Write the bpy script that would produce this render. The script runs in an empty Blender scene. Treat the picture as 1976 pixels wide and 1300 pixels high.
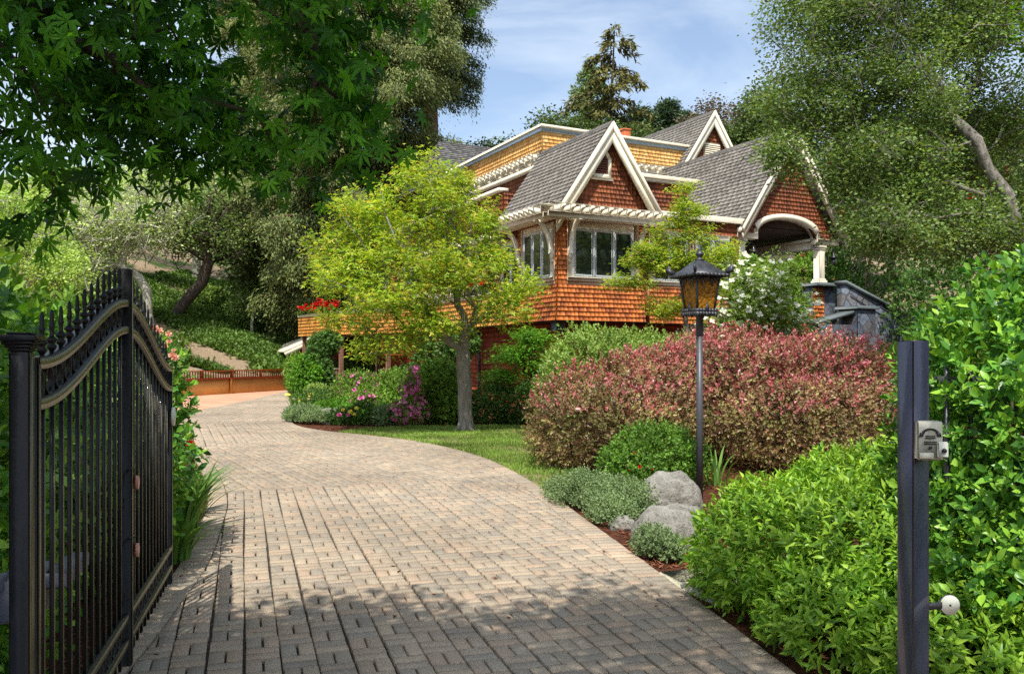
import bpy, math, random
import numpy as np
from mathutils import Vector, noise as mnoise
R = math.radians
PI = math.pi
random.seed(7)
rng = np.random.default_rng(11)
scene = bpy.context.scene
COL = scene.collection

# ------------------------------------------------------------------ helpers
F_PX, U0, V0, EYE = 1620.0, 988.0, 688.0, 1.55
def W(u, v, Y):
    """a point of the place at distance Y, from the survey of the photograph"""
    return np.array([(u - U0) / F_PX * Y, Y, EYE + (V0 - v) / F_PX * Y])

def mesh_np(name, V, loops, totals, mat, parent=None, smooth=False, loc=None, mats=None, midx=None):
    V = np.asarray(V, dtype=np.float32)
    me = bpy.data.meshes.new(name)
    me.vertices.add(len(V)); me.vertices.foreach_set('co', V.ravel())
    loops = np.asarray(loops, dtype=np.int32).ravel(); totals = np.asarray(totals, dtype=np.int32)
    me.loops.add(len(loops)); me.loops.foreach_set('vertex_index', loops)
    me.polygons.add(len(totals))
    st = np.zeros(len(totals), dtype=np.int32); st[1:] = np.cumsum(totals)[:-1]
    me.polygons.foreach_set('loop_start', st)
    me.polygons.foreach_set('loop_total', totals)
    if smooth: me.polygons.foreach_set('use_smooth', np.ones(len(totals), dtype=bool))
    if mats:
        for m in mats: me.materials.append(m)
        me.polygons.foreach_set('material_index', np.asarray(midx, dtype=np.int32))
    else: me.materials.append(mat)
    me.update(calc_edges=True); me.validate()
    o = bpy.data.objects.new(name, me); COL.objects.link(o)
    if parent is not None: o.parent = parent
    if loc is not None: o.location = loc
    return o

def thing(name, label, cat, loc=(0, 0, 0), rz=0.0, group=None):
    o = bpy.data.objects.new(name, None); COL.objects.link(o)
    o.location = loc; o.rotation_euler = (0, 0, rz); o.empty_display_size = .2
    o['label'] = label; o['category'] = cat
    if group: o['group'] = group
    return o
def tag(o, label, cat, group=None):
    o['label'] = label; o['category'] = cat
    if group: o['group'] = group
    return o
def kind(o, k): o['kind'] = k; return o

class MB:
    """collects faces; build() links them as one mesh object"""
    def __init__(s): s.v = []; s.f = []; s.n = 0; s.mi = []
    def add(s, vs, fs, mi=0):
        s.v.extend([tuple(map(float, p)) for p in vs])
        for f in fs: s.f.append([i + s.n for i in f]); s.mi.append(mi)
        s.n += len(vs)
    def box(s, x0, x1, y0, y1, z0, z1, mi=0, fn=None, taper=0):
        vs = [(x, y, z) for z in (z0, z1) for y in (y0, y1) for x in (x0, x1)]
        if taper:
            cx, cy = (x0 + x1) / 2, (y0 + y1) / 2
            vs = [(cx + (x - cx) * (1 - taper * (z == z1)), cy + (y - cy) * (1 - taper * (z == z1)), z) for x, y, z in vs]
        if fn: vs = [fn(*p) for p in vs]
        s.add(vs, [(0, 1, 3, 2), (4, 6, 7, 5), (0, 4, 5, 1), (2, 3, 7, 6), (0, 2, 6, 4), (1, 5, 7, 3)], mi)
    def bevbox(s, x0, x1, y0, y1, z0, z1, b=.01, fn=None, mi=0):
        """box with chamfered edges"""
        cx, cy, cz = (x0+x1)/2, (y0+y1)/2, (z0+z1)/2
        hx, hy, hz = (x1-x0)/2, (y1-y0)/2, (z1-z0)/2
        b = min(b, hx*.9, hy*.9, hz*.9)
        vs = []; idx = {}
        for sx in (-1, 1):
            for sy in (-1, 1):
                for sz in (-1, 1):
                    for ax in range(3):
                        p = [hx - b, hy - b, hz - b]; p[ax] += b
                        idx[(sx, sy, sz, ax)] = len(vs)
                        q = (cx + sx*p[0], cy + sy*p[1], cz + sz*p[2])
                        vs.append(fn(*q) if fn else q)
        fs = []
        for ax in range(3):
            o1, o2 = [(1, 2), (0, 2), (0, 1)][ax]
            for sg in (-1, 1):
                q = []
                for a, c in ((-1, -1), (1, -1), (1, 1), (-1, 1)):
                    k = [0, 0, 0]; k[ax] = sg; k[o1] = a; k[o2] = c
                    q.append(idx[(k[0], k[1], k[2], ax)])
                fs.append(q)
        for ax in range(3):
            o1, o2 = [(1, 2), (0, 2), (0, 1)][ax]
            for a in (-1, 1):
                for c in (-1, 1):
                    q = []
                    for sg, axx in ((-1, o1), (1, o1), (1, o2), (-1, o2)):
                        k = [0, 0, 0]; k[ax] = sg; k[o1] = a; k[o2] = c
                        q.append(idx[(k[0], k[1], k[2], axx)])
                    fs.append(q)
        for sx in (-1, 1):
            for sy in (-1, 1):
                for sz in (-1, 1): fs.append([idx[(sx, sy, sz, k)] for k in range(3)])
        s.add(vs, fs, mi)
    def tube(s, pts, rad, sides=6, mi=0, cap=True, flat=None):
        pts = [np.array(p, float) for p in pts]; n = len(pts)
        if not hasattr(rad, '__len__'): rad = [rad] * n
        t0 = pts[1] - pts[0]; t0 /= np.linalg.norm(t0) + 1e-9
        a = np.array([0, 0, 1.]) if abs(t0[2]) < .9 else np.array([1., 0, 0])
        u = np.cross(t0, a); u /= np.linalg.norm(u)
        vs = []
        for i in range(n):
            t = pts[min(i + 1, n - 1)] - pts[max(i - 1, 0)]; t /= np.linalg.norm(t) + 1e-9
            u = u - t * np.dot(u, t); u /= np.linalg.norm(u) + 1e-9; w = np.cross(t, u)
            for k in range(sides):
                an = 2 * PI * k / sides + (PI / 4 if sides == 4 else 0)
                vs.append(pts[i] + rad[i] * (math.cos(an) * u + math.sin(an) * w))
        fs = [[i*sides + k, i*sides + (k+1) % sides, (i+1)*sides + (k+1) % sides, (i+1)*sides + k] for i in range(n-1) for k in range(sides)]
        if cap: fs += [list(range(sides))[::-1], list(range((n-1)*sides, n*sides))]
        s.add(vs, fs, mi)
    def lathe(s, prof, sides=16, c=(0, 0, 0), rot=0, mi=0):
        vs = []; n = len(prof)
        for r, z in prof:
            for k in range(sides):
                an = 2*PI*k/sides + rot
                vs.append((c[0] + r*math.cos(an), c[1] + r*math.sin(an), c[2] + z))
        fs = [[i*sides + k, i*sides + (k+1) % sides, (i+1)*sides + (k+1) % sides, (i+1)*sides + k] for i in range(n-1) for k in range(sides)]
        fs += [list(range(sides))[::-1], list(range((n-1)*sides, n*sides))]
        s.add(vs, fs, mi)
    def prism(s, poly, fn, n0, n1, mi=0):
        """2-D polygon (s,t) extruded between n0 and n1 through fn(s,t,n)"""
        m = len(poly)
        vs = [fn(a, t, n0) for a, t in poly] + [fn(a, t, n1) for a, t in poly]
        fs = [list(range(m))[::-1], list(range(m, 2*m))] + [[i, (i+1) % m, m + (i+1) % m, m + i] for i in range(m)]
        s.add(vs, fs, mi)
    def strip(s, A, B, fn, n0, n1, mi=0):
        """band between two 2-D polylines, extruded n0..n1, without inner walls"""
        m = len(A); vs = []
        for a, b in zip(A, B): vs += [fn(a[0], a[1], n0), fn(a[0], a[1], n1), fn(b[0], b[1], n1), fn(b[0], b[1], n0)]
        fs = [(i*4+k, i*4+(k+1) % 4, i*4+4+(k+1) % 4, i*4+4+k) for i in range(m-1) for k in range(4)] + [(0, 1, 2, 3), (m*4-4, m*4-3, m*4-2, m*4-1)]
        s.add(vs, fs, mi)
    def build(s, name, mat, parent=None, smooth=False, loc=None, mats=None):
        lp = [i for f in s.f for i in f]; tt = [len(f) for f in s.f]
        return mesh_np(name, np.array(s.v), lp, tt, mat, parent, smooth, loc, mats, s.mi if mats else None)

def clip_poly(poly, conv):
    """Sutherland-Hodgman, convex clip polygon (either winding)"""
    area = sum(conv[i][0]*conv[(i+1) % len(conv)][1] - conv[(i+1) % len(conv)][0]*conv[i][1] for i in range(len(conv)))
    if area < 0: conv = conv[::-1]
    out = poly
    for i in range(len(conv)):
        a, b = conv[i], conv[(i+1) % len(conv)]
        out = clip_half(out, a, b)
        if len(out) < 3: return []
    return out
def clip_half(out, a, b):
    ex, ey = b[0]-a[0], b[1]-a[1]
    res = []
    m = len(out)
    for j in range(m):
        p, q = out[j], out[(j+1) % m]
        dp = ex*(p[1]-a[1]) - ey*(p[0]-a[0]); dq = ex*(q[1]-a[1]) - ey*(q[0]-a[0])
        if dp >= 0: res.append(p)
        if (dp > 0 and dq < 0) or (dp < 0 and dq > 0):
            t = dp/(dp-dq); res.append((p[0]+t*(q[0]-p[0]), p[1]+t*(q[1]-p[1])))
    return res

# ------------------------------------------------------------------ materials
def nodes(m):
    m.use_nodes = True
    nt = m.node_tree
    for n in list(nt.nodes): nt.nodes.remove(n)
    return nt
def N(nt, t, **kw):
    n = nt.nodes.new(t)
    for k, v in kw.items():
        if k.startswith('i_'):
            n.inputs[k[2:].replace('_', ' ')].default_value = v
        else: setattr(n, k, v)
    return n
def ramp(nt, cols, pos=None, interp='LINEAR'):
    r = nt.nodes.new('ShaderNodeValToRGB'); e = r.color_ramp; e.interpolation = interp
    n = len(cols); pos = pos or [i/(n-1) for i in range(n)]
    while len(e.elements) < n: e.elements.new(.5)
    for i in range(n):
        e.elements[i].position = pos[i]; e.elements[i].color = (*cols[i], 1)
    return r
def lk(nt, a, b): nt.links.new(a, b)
def mat_simple(name, c, rough=.5, metal=0, spec=.5, noise=0, nscale=8, bump=0, bscale=40, coat=0):
    m = bpy.data.materials.new(name); nt = nodes(m)
    out = N(nt, 'ShaderNodeOutputMaterial'); b = N(nt, 'ShaderNodeBsdfPrincipled')
    b.inputs['Base Color'].default_value = (*c, 1); b.inputs['Roughness'].default_value = rough
    b.inputs['Metallic'].default_value = metal; b.inputs['Specular IOR Level'].default_value = spec
    b.inputs['Coat Weight'].default_value = coat
    tc = N(nt, 'ShaderNodeTexCoord')
    if noise:
        nz = N(nt, 'ShaderNodeTexNoise', i_Scale=nscale, i_Detail=6.0); lk(nt, tc.outputs['Object'], nz.inputs['Vector'])
        r = ramp(nt, [tuple(x*(1-noise) for x in c), tuple(min(1, x*(1+noise)) for x in c)], [.3, .7])
        lk(nt, nz.outputs['Fac'], r.inputs['Fac']); lk(nt, r.outputs['Color'], b.inputs['Base Color'])
        rr = N(nt, 'ShaderNodeMapRange', i_To_Min=max(0, rough-.1), i_To_Max=min(1, rough+.12))
        lk(nt, nz.outputs['Fac'], rr.inputs['Value']); lk(nt, rr.outputs['Result'], b.inputs['Roughness'])
    if bump:
        nb = N(nt, 'ShaderNodeTexNoise', i_Scale=bscale, i_Detail=6.0); lk(nt, tc.outputs['Object'], nb.inputs['Vector'])
        bp = N(nt, 'ShaderNodeBump', i_Strength=bump, i_Distance=.02); lk(nt, nb.outputs['Fac'], bp.inputs['Height'])
        lk(nt, bp.outputs['Normal'], b.inputs['Normal'])
    lk(nt, b.outputs[0], out.inputs[0])
    return m
def mat_pieces(name, cols, rough=.6, grain=(0, 0, 0), gamt=.25, blotch=.25, bsc=.6, spec=.3, bump=.25, speck=0, speck_scale=160):
    """pieces (shingles, pavers) with one colour per piece, grain and weather blotches"""
    m = bpy.data.materials.new(name); nt = nodes(m)
    out = N(nt, 'ShaderNodeOutputMaterial'); b = N(nt, 'ShaderNodeBsdfPrincipled', i_Roughness=rough)
    b.inputs['Specular IOR Level'].default_value = spec
    g = N(nt, 'ShaderNodeNewGeometry'); r = ramp(nt, cols); lk(nt, g.outputs['Random Per Island'], r.inputs['Fac'])
    tc = N(nt, 'ShaderNodeTexCoord'); mp = N(nt, 'ShaderNodeMapping'); mp.inputs['Scale'].default_value = grain
    lk(nt, tc.outputs['Object'], mp.inputs['Vector'])
    n1 = N(nt, 'ShaderNodeTexNoise', i_Scale=1.0, i_Detail=5.0, i_Roughness=.65); lk(nt, mp.outputs[0], n1.inputs['Vector'])
    mr = N(nt, 'ShaderNodeMapRange', i_To_Min=1-gamt*1.5, i_To_Max=1+gamt*1.5); lk(nt, n1.outputs['Fac'], mr.inputs['Value'])
    n2 = N(nt, 'ShaderNodeTexNoise', i_Scale=bsc, i_Detail=4.0); lk(nt, tc.outputs['Object'], n2.inputs['Vector'])
    mr2 = N(nt, 'ShaderNodeMapRange', i_From_Min=.3, i_From_Max=.7, i_To_Min=1-blotch, i_To_Max=1+blotch*.6); lk(nt, n2.outputs['Fac'], mr2.inputs['Value'])
    mm = N(nt, 'ShaderNodeMath', operation='MULTIPLY'); lk(nt, mr.outputs[0], mm.inputs[0]); lk(nt, mr2.outputs[0], mm.inputs[1])
    last = mm.outputs[0]
    if speck:
        n3 = N(nt, 'ShaderNodeTexNoise', i_Scale=speck_scale, i_Detail=2.0); lk(nt, tc.outputs['Object'], n3.inputs['Vector'])
        mr3 = N(nt, 'ShaderNodeMapRange', i_From_Min=.3, i_From_Max=.7, i_To_Min=1-speck, i_To_Max=1+speck); lk(nt, n3.outputs['Fac'], mr3.inputs['Value'])
        m3 = N(nt, 'ShaderNodeMath', operation='MULTIPLY'); lk(nt, last, m3.inputs[0]); lk(nt, mr3.outputs[0], m3.inputs[1]); last = m3.outputs[0]
    vm = N(nt, 'ShaderNodeVectorMath', operation='SCALE'); lk(nt, r.outputs['Color'], vm.inputs[0]); lk(nt, last, vm.inputs['Scale'])
    lk(nt, vm.outputs[0], b.inputs['Base Color'])
    if bump:
        bp = N(nt, 'ShaderNodeBump', i_Strength=bump, i_Distance=.01); lk(nt, n3.outputs['Fac'] if speck else n1.outputs['Fac'], bp.inputs['Height']); lk(nt, bp.outputs['Normal'], b.inputs['Normal'])
    lk(nt, b.outputs[0], out.inputs[0])
    return m
def mat_leaf(name, cols, transl=.3, rough=.45, clump=.3, cscale=1.2, tint=(1.25, 1.15, .45), spec=.18, pos=None):
    m = bpy.data.materials.new(name); nt = nodes(m)
    out = N(nt, 'ShaderNodeOutputMaterial'); b = N(nt, 'ShaderNodeBsdfPrincipled', i_Roughness=rough)
    b.inputs['Specular IOR Level'].default_value = spec
    g = N(nt, 'ShaderNodeNewGeometry'); r = ramp(nt, cols, pos); lk(nt, g.outputs['Random Per Island'], r.inputs['Fac'])
    tc = N(nt, 'ShaderNodeTexCoord')
    n2 = N(nt, 'ShaderNodeTexNoise', i_Scale=cscale, i_Detail=3.0); lk(nt, tc.outputs['Object'], n2.inputs['Vector'])
    mr2 = N(nt, 'ShaderNodeMapRange', i_From_Min=.3, i_From_Max=.7, i_To_Min=1-clump, i_To_Max=1+clump); lk(nt, n2.outputs['Fac'], mr2.inputs['Value'])
    vm = N(nt, 'ShaderNodeVectorMath', operation='SCALE'); lk(nt, r.outputs['Color'], vm.inputs[0]); lk(nt, mr2.outputs[0], vm.inputs['Scale'])
    lk(nt, vm.outputs[0], b.inputs['Base Color'])
    tr = N(nt, 'ShaderNodeBsdfTranslucent'); vt = N(nt, 'ShaderNodeVectorMath', operation='MULTIPLY'); vt.inputs[1].default_value = tint
    lk(nt, vm.outputs[0], vt.inputs[0]); lk(nt, vt.outputs[0], tr.inputs['Color'])
    mx = N(nt, 'ShaderNodeMixShader', i_Fac=transl); lk(nt, b.outputs[0], mx.inputs[1]); lk(nt, tr.outputs[0], mx.inputs[2])
    lk(nt, mx.outputs[0], out.inputs[0])
    return m
def mat_bark(name, c1, c2, scale=(6, 6, 1.5), bump=.6, extra=None):
    m = bpy.data.materials.new(name); nt = nodes(m)
    out = N(nt, 'ShaderNodeOutputMaterial'); b = N(nt, 'ShaderNodeBsdfPrincipled', i_Roughness=.85)
    b.inputs['Specular IOR Level'].default_value = .15
    tc = N(nt, 'ShaderNodeTexCoord'); mp = N(nt, 'ShaderNodeMapping'); mp.inputs['Scale'].default_value = scale
    lk(nt, tc.outputs['Object'], mp.inputs['Vector'])
    n1 = N(nt, 'ShaderNodeTexNoise', i_Scale=2.0, i_Detail=8.0, i_Roughness=.7, i_Distortion=.6); lk(nt, mp.outputs[0], n1.inputs['Vector'])
    r = ramp(nt, [c1, c2] if not extra else [c1, extra, c2], [.3, .7] if not extra else [.3, .5, .7]); lk(nt, n1.outputs['Fac'], r.inputs['Fac'])
    lk(nt, r.outputs['Color'], b.inputs['Base Color'])
    bp = N(nt, 'ShaderNodeBump', i_Strength=bump, i_Distance=.03); lk(nt, n1.outputs['Fac'], bp.inputs['Height']); lk(nt, bp.outputs['Normal'], b.inputs['Normal'])
    lk(nt, b.outputs[0], out.inputs[0])
    return m

# ------------------------------------------------------------------ foliage
T_KITE = (np.array([(0, 0, 0), (.32, .45, .06), (0, 1, -.04), (-.32, .45, .06)], float), [(0, 1, 2), (0, 2, 3)])
T_OVAL = (np.array([(0, 0, 0), (.2, .28, .05), (.23, .6, .03), (0, 1, -.14), (-.23, .6, .03), (-.2, .28, .05), (0, .55, -.02)], float),
          [(0, 1, 6), (1, 2, 6), (2, 3, 6), (3, 4, 6), (4, 5, 6), (5, 0, 6)])
T_LANCE = (np.array([(0, 0, 0), (.15, .3, .06), (.15, .55, .02), (0, 1, -.22), (-.15, .55, .02), (-.15, .3, .06), (0, .45, -.01)], float),
          [(0, 1, 6), (1, 2, 6), (2, 3, 6), (3, 4, 6), (4, 5, 6), (5, 0, 6)])
T_NEEDLE = (np.array([(0, 0, 0), (.13, .35, .03), (0, 1, -.1), (-.13, .35, .03)], float), [(0, 1, 2), (0, 2, 3)])
def palmate(nl, spread=2.4, wid=.13, droop=.16):
    vs = [(0, 0, 0)]; fs = []
    for i in range(nl):
        q = (i/(nl-1) - .5)*2 if nl > 1 else 0
        an = q*spread/1.0; L = 1 - .5*abs(q)**1.6
        dx, dy = math.sin(an), math.cos(an); nx, ny = dy, -dx
        k = len(vs)
        vs += [(dx*L*.5 + nx*wid, dy*L*.5 + ny*wid, .03), (dx*L, dy*L, -droop*L), (dx*L*.5 - nx*wid, dy*L*.5 - ny*wid, .03)]
        fs += [(0, k, k+1), (0, k+1, k+2)]
    return (np.array(vs, float), fs)
T_MAPLE3 = palmate(3, 1.1, .17)
T_MAPLE5 = palmate(5, 1.75, .15)
T_MAPLE7 = palmate(7, 2.3, .125, .22)
def rosette(rings, cup=.5, wid=.4):
    vs = []; fs = []
    for n, L, up in rings:
        for i in range(n):
            an = 2*PI*i/n + L*3; d = np.array([math.cos(an), math.sin(an), 0]); e = np.array([-d[1], d[0], 0]); k = len(vs)
            vs += [(0, 0, 0), tuple(d*L*.6 + e*wid*L + np.array([0, 0, up*L*.6])), tuple(d*L + np.array([0, 0, up*L*cup*2])), tuple(d*L*.6 - e*wid*L + np.array([0, 0, up*L*.6]))]
            fs += [(k, k+1, k+2), (k, k+2, k+3)]
    return (np.array(vs, float), fs)
T_FLOWER = rosette([(5, 1, .25)])
T_ROSE = rosette([(6, 1, .35), (5, .8, .9), (4, .55, 1.6), (3, .35, 2.4)])

def unit(v): return v/(np.linalg.norm(v, axis=-1, keepdims=True) + 1e-9)
def leaf_arrays(P, D, Nn, S, tmpl, wide=None):
    Vt, Ft = tmpl; n = len(P); k = len(Vt)
    D = unit(D); X = unit(np.cross(D, Nn)); Z = np.cross(X, D)
    S = np.broadcast_to(np.asarray(S, float), (n,))
    w = np.ones(n) if wide is None else wide
    V = P[:, None, :] + S[:, None, None]*(Vt[None, :, 0:1]*w[:, None, None]*X[:, None, :] + Vt[None, :, 1:2]*D[:, None, :] + Vt[None, :, 2:3]*Z[:, None, :])
    Fa = np.array([i for f in Ft for i in f]); tot = np.array([len(f) for f in Ft])
    loops = (np.arange(n)[:, None]*k + Fa[None, :]).ravel()
    return V.reshape(-1, 3), loops, np.tile(tot, n)
def leaf_mesh(name, arrs, mat, parent, origin=(0, 0, 0), smooth=False):
    V = []; Lp = []; T = []; off = 0
    for v, l, t in arrs:
        V.append(v); Lp.append(l + off); T.append(t); off += len(v)
    return mesh_np(name, np.concatenate(V) - np.array(origin), np.concatenate(Lp), np.concatenate(T), mat, parent, smooth)
def rdir(n, g=None):
    v = (g or rng).normal(size=(n, 3)); return unit(v)
def lump(d, seed, freq=3.0):
    g = np.random.default_rng(seed); out = 0
    for i in range(5):
        k = g.normal(size=3)*freq*(1 + .5*i); out = out + np.sin(d @ k + g.uniform(0, 6.28))/(1 + .4*i)
    return out/3.0
def blob_points(blobs, n, shell=.3, lmp=.12, freq=3.0, zmin=0.0, inner=.0, seed=1, power=1.5):
    blobs = np.array(blobs, float); ar = (blobs[:, 3]*blobs[:, 4] + blobs[:, 4]*blobs[:, 5] + blobs[:, 3]*blobs[:, 5]); ar /= ar.sum()
    P = np.zeros((0, 3)); Nr = np.zeros((0, 3))
    while len(P) < n:
        m = int(n*1.6) + 50
        b = rng.choice(len(blobs), m, p=ar); d = rdir(m)
        r = 1 - shell*rng.random(m)**power
        ins = rng.random(m) < inner; r[ins] = rng.random(ins.sum())**.5*.9
        rl = 1 + lmp*lump(d*blobs[b, 3:6] + blobs[b, :3], seed, freq)
        p = blobs[b, :3] + d*blobs[b, 3:6]*(r*rl)[:, None]
        nn = unit(d/blobs[b, 3:6])
        ok = p[:, 2] > zmin
        for j in range(len(blobs)):
            q = (p - blobs[j, :3])/blobs[j, 3:6]; rr = np.linalg.norm(q, axis=1)
            ok &= (b == j) | (rr > .78) | ins
        P = np.concatenate([P, p[ok]]); Nr = np.concatenate([Nr, nn[ok]])
    return P[:n], Nr[:n]
def shoots(P, Nr, per, slen, leaf, tmpl, up=.5, rnd=.5, open_=.9, svar=.5, droop=0.0, jitter=.0):
    """every point carries a shoot of leaves set round a short stem"""
    n = len(P); ax = unit(Nr + np.array([0, 0, up]) + rnd*rdir(n))
    ref = rdir(n); e1 = unit(np.cross(ax, ref)); e2 = np.cross(ax, e1)
    A = []
    for k in range(per):
        t = (k + .6*rng.random(n))/per; an = k*2.4 + rng.random(n)*.8
        out = e1*np.cos(an)[:, None] + e2*np.sin(an)[:, None]
        op = open_*(1.15 - .75*t)
        d = unit(ax*(1 - .35*op)[:, None] + out*op[:, None] + .25*rdir(n) + np.array([0, 0, -droop]))
        p = P + ax*(t*slen)[:, None] + jitter*rng.normal(size=(n, 3))
        nn = unit(ax + .3*rdir(n) - out*.2)
        s = leaf*(1 + svar*(rng.random(n)*2 - 1))*(1.05 - .35*t)
        A.append(leaf_arrays(p, d, nn, s, tmpl))
    return A
def shrub(name, label, cat, blobs, n, leaf, mat, tmpl=T_KITE, per=7, slen=.1, up=.5, rnd=.5, shell=.3, lmp=.12, freq=3.0, zmin=.02,
          inner=.12, group=None, stem_mat=None, stems=6, stem_r=.012, open_=.9, droop=0, seed=3, smooth=False, base=None, part='foliage'):
    bl = np.array(blobs, float)
    if base is None: base = (float(bl[:, 0].mean()), float(bl[:, 1].mean()), float(zmin))
    t = thing(name, label, cat, base, 0, group)
    P, Nr = blob_points(blobs, n, shell, lmp, freq, zmin, inner, seed)
    leaf_mesh(part, shoots(P, Nr, per, slen, leaf, tmpl, up, rnd, open_, droop=droop), mat, t, base, smooth)
    if stems:
        mb = MB()
        for i in range(stems):
            b = bl[i % len(bl)]
            s = np.array([b[0] + rng.normal()*.12*b[3], b[1] + rng.normal()*.12*b[4], base[2] - .03])
            e = b[:3] + rdir(1)[0]*b[3:6]*.8; e[2] = max(e[2], b[2] + .2*b[5])
            m = (s + e)/2 + rng.normal(size=3)*.06*b[3]
            mb.tube([s - base, m - base, e - base], [stem_r*1.4, stem_r, stem_r*.4], 5)
        mb.build('stems', stem_mat or M['twig'], t, True)
    return t, P, Nr

def grow(trunk, att, base_r, tip_r=.012, bf=.35, seg=.35, jit=.05, start=.45, sides=6, curve=.35, p=2.2, mat=None, parent=None, origin=(0, 0, 0), name='branches', extra_tip=0, sag=0):
    """a branching skeleton from the trunk to every attractor, swept into one tapered mesh"""
    tr = [np.array(trunk[0], float)]; par = [-1]
    for q in trunk[1:]:
        q = np.array(q, float); a = tr[-1]; d = np.linalg.norm(q - a); k = max(1, int(d/seg))
        for i in range(1, k+1):
            tr.append(a + (q - a)*i/k + (rng.normal(size=3)*jit*.3 if i < k else 0)); par.append(len(tr) - 2)
    pos = np.zeros((60000, 3)); n = len(tr); pos[:n] = tr
    plen = np.zeros(60000)
    for i in range(1, n): plen[i] = plen[i-1] + np.linalg.norm(pos[i] - pos[i-1])
    lo = int(n*start); tips = []
    att = np.array(att, float); od = np.argsort(np.min(np.linalg.norm(att[:, None, :] - pos[None, lo:n, :], axis=2), axis=1))
    for a in att[od]:
        d = np.linalg.norm(pos[lo:n] - a, axis=1); j = lo + int(np.argmin(d + bf*plen[lo:n])); D = d[j-lo]
        k = max(1, int(D/seg)); s = pos[j]; pj = par[j]
        tang = (pos[j] - pos[pj]) if pj >= 0 else np.array([0, 0, 1.]); tang = tang/(np.linalg.norm(tang) + 1e-9)
        c = s + tang*D*curve + np.array([0, 0, -sag*D])*.0
        prev = j
        for i in range(1, k+1):
            u = i/k; q = (1-u)**2*s + 2*u*(1-u)*c + u*u*a
            if i < k: q = q + rng.normal(size=3)*jit
            pos[n] = q; par.append(prev); plen[n] = plen[prev] + np.linalg.norm(q - pos[prev]); prev = n; n += 1
        tips.append(prev)
    r = np.zeros(n); ch = [[] for _ in range(n)]
    for i in range(1, n): ch[par[i]].append(i)
    for i in range(n-1, -1, -1):
        r[i] = (sum(r[c]**p for c in ch[i]) + (1e-9 if ch[i] else tip_r**p))**(1/p)
        r[i] = max(r[i], tip_r)
    sc = base_r/r[0]
    rr = np.where(r > tip_r*1.01, tip_r + (r - tip_r)*(base_r - tip_r)/(r[0] - tip_r), tip_r)
    mb = MB(); stack = [(0, -1)]
    while stack:
        s, p0 = stack.pop(); chain = [s] if p0 < 0 else [p0, s]
        while ch[chain[-1]]:
            cs = sorted(ch[chain[-1]], key=lambda c: -r[c])
            for c in cs[1:]: stack.append((c, chain[-1]))
            chain.append(cs[0])
        if len(chain) < 2: continue
        ra = [rr[i] for i in chain]
        if p0 >= 0: ra[0] = min(ra[0], ra[1]*1.25)
        ra[-1] *= .4
        mb.tube([pos[i] - origin for i in chain], ra, 9 if ra[min(1, len(ra)-1)] > .08 else (sides if ra[0] > .03 else 4), cap=False)
    return mb.build(name, mat, parent, True), pos[tips], pos[:n]

def cluster_leaves(C, per, rad, leaf, tmpl, flat=.5, up=1.0, svar=.3, droop=.15, center=None, rnd=.5):
    n = len(C)*per
    Cc = np.repeat(C, per, axis=0)
    off = rng.normal(size=(n, 3))*np.array([1, 1, flat])*rad*.6
    P = Cc + off
    out = unit(off*np.array([1, 1, .3]) + .3*rdir(n)*rad)
    D = unit(out + np.array([0, 0, -droop]) + .4*rdir(n))
    Nn = unit(np.array([0, 0, up]) + rnd*rdir(n))
    return leaf_arrays(P, D, Nn, leaf*(1 + svar*(rng.random(n)*2-1)), tmpl)
# ------------------------------------------------------------------ material table
M = {}
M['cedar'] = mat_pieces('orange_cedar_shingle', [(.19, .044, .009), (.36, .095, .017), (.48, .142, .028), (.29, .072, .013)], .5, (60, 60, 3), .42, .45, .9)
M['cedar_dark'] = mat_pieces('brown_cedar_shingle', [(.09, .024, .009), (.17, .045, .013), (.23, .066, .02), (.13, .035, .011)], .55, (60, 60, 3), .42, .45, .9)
M['cedar_gold'] = mat_pieces('golden_cedar_shingle', [(.46, .22, .05), (.62, .34, .1), (.68, .42, .15), (.54, .28, .07)], .6, (60, 60, 3), .25, .2, .7)
M['cedar_amber'] = mat_pieces('amber_cedar_shingle', [(.4, .15, .025), (.55, .23, .045), (.6, .3, .07), (.47, .19, .03)], .55, (60, 60, 3), .28, .2, .7)
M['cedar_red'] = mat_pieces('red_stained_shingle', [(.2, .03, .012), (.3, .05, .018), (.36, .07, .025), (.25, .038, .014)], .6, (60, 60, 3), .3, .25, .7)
M['roof'] = mat_pieces('grey_roof_shingle', [(.15, .138, .12), (.2, .183, .158), (.235, .215, .188), (.175, .16, .138)], .85, (30, 30, 30), .35, .2, .5, .15, .3)
M['roof_dark'] = mat_pieces('dark_roof_shingle', [(.07, .07, .07), (.12, .115, .11), (.15, .145, .14)], .85, (30, 30, 30), .3, .2, .5, .15, .3)
M['cream'] = mat_simple('cream_painted_wood', (.75, .68, .52), .5, noise=.1, nscale=3, bump=.08, bscale=30)
M['white_paint'] = mat_simple('pale_window_paint', (.72, .77, .76), .4, noise=.05, nscale=3)
M['blue_metal'] = mat_simple('blue_grey_flashing', (.4, .5, .56), .4, .3, noise=.08, nscale=2)
M['wood_post'] = mat_simple('brown_timber', (.14, .07, .04), .7, noise=.3, nscale=12, bump=.3)
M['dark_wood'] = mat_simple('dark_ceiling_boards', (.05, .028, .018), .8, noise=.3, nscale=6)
M['terracotta'] = mat_simple('terracotta_paint', (.5, .12, .04), .7, noise=.15)
M['louvre'] = mat_simple('dark_brown_slats', (.12, .04, .02), .6, noise=.2)
M['black_metal'] = mat_simple('black_gloss_paint', (.009, .009, .011), .42, 0, .25, noise=.35, nscale=14, bump=.08, bscale=60, coat=.08)
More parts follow.
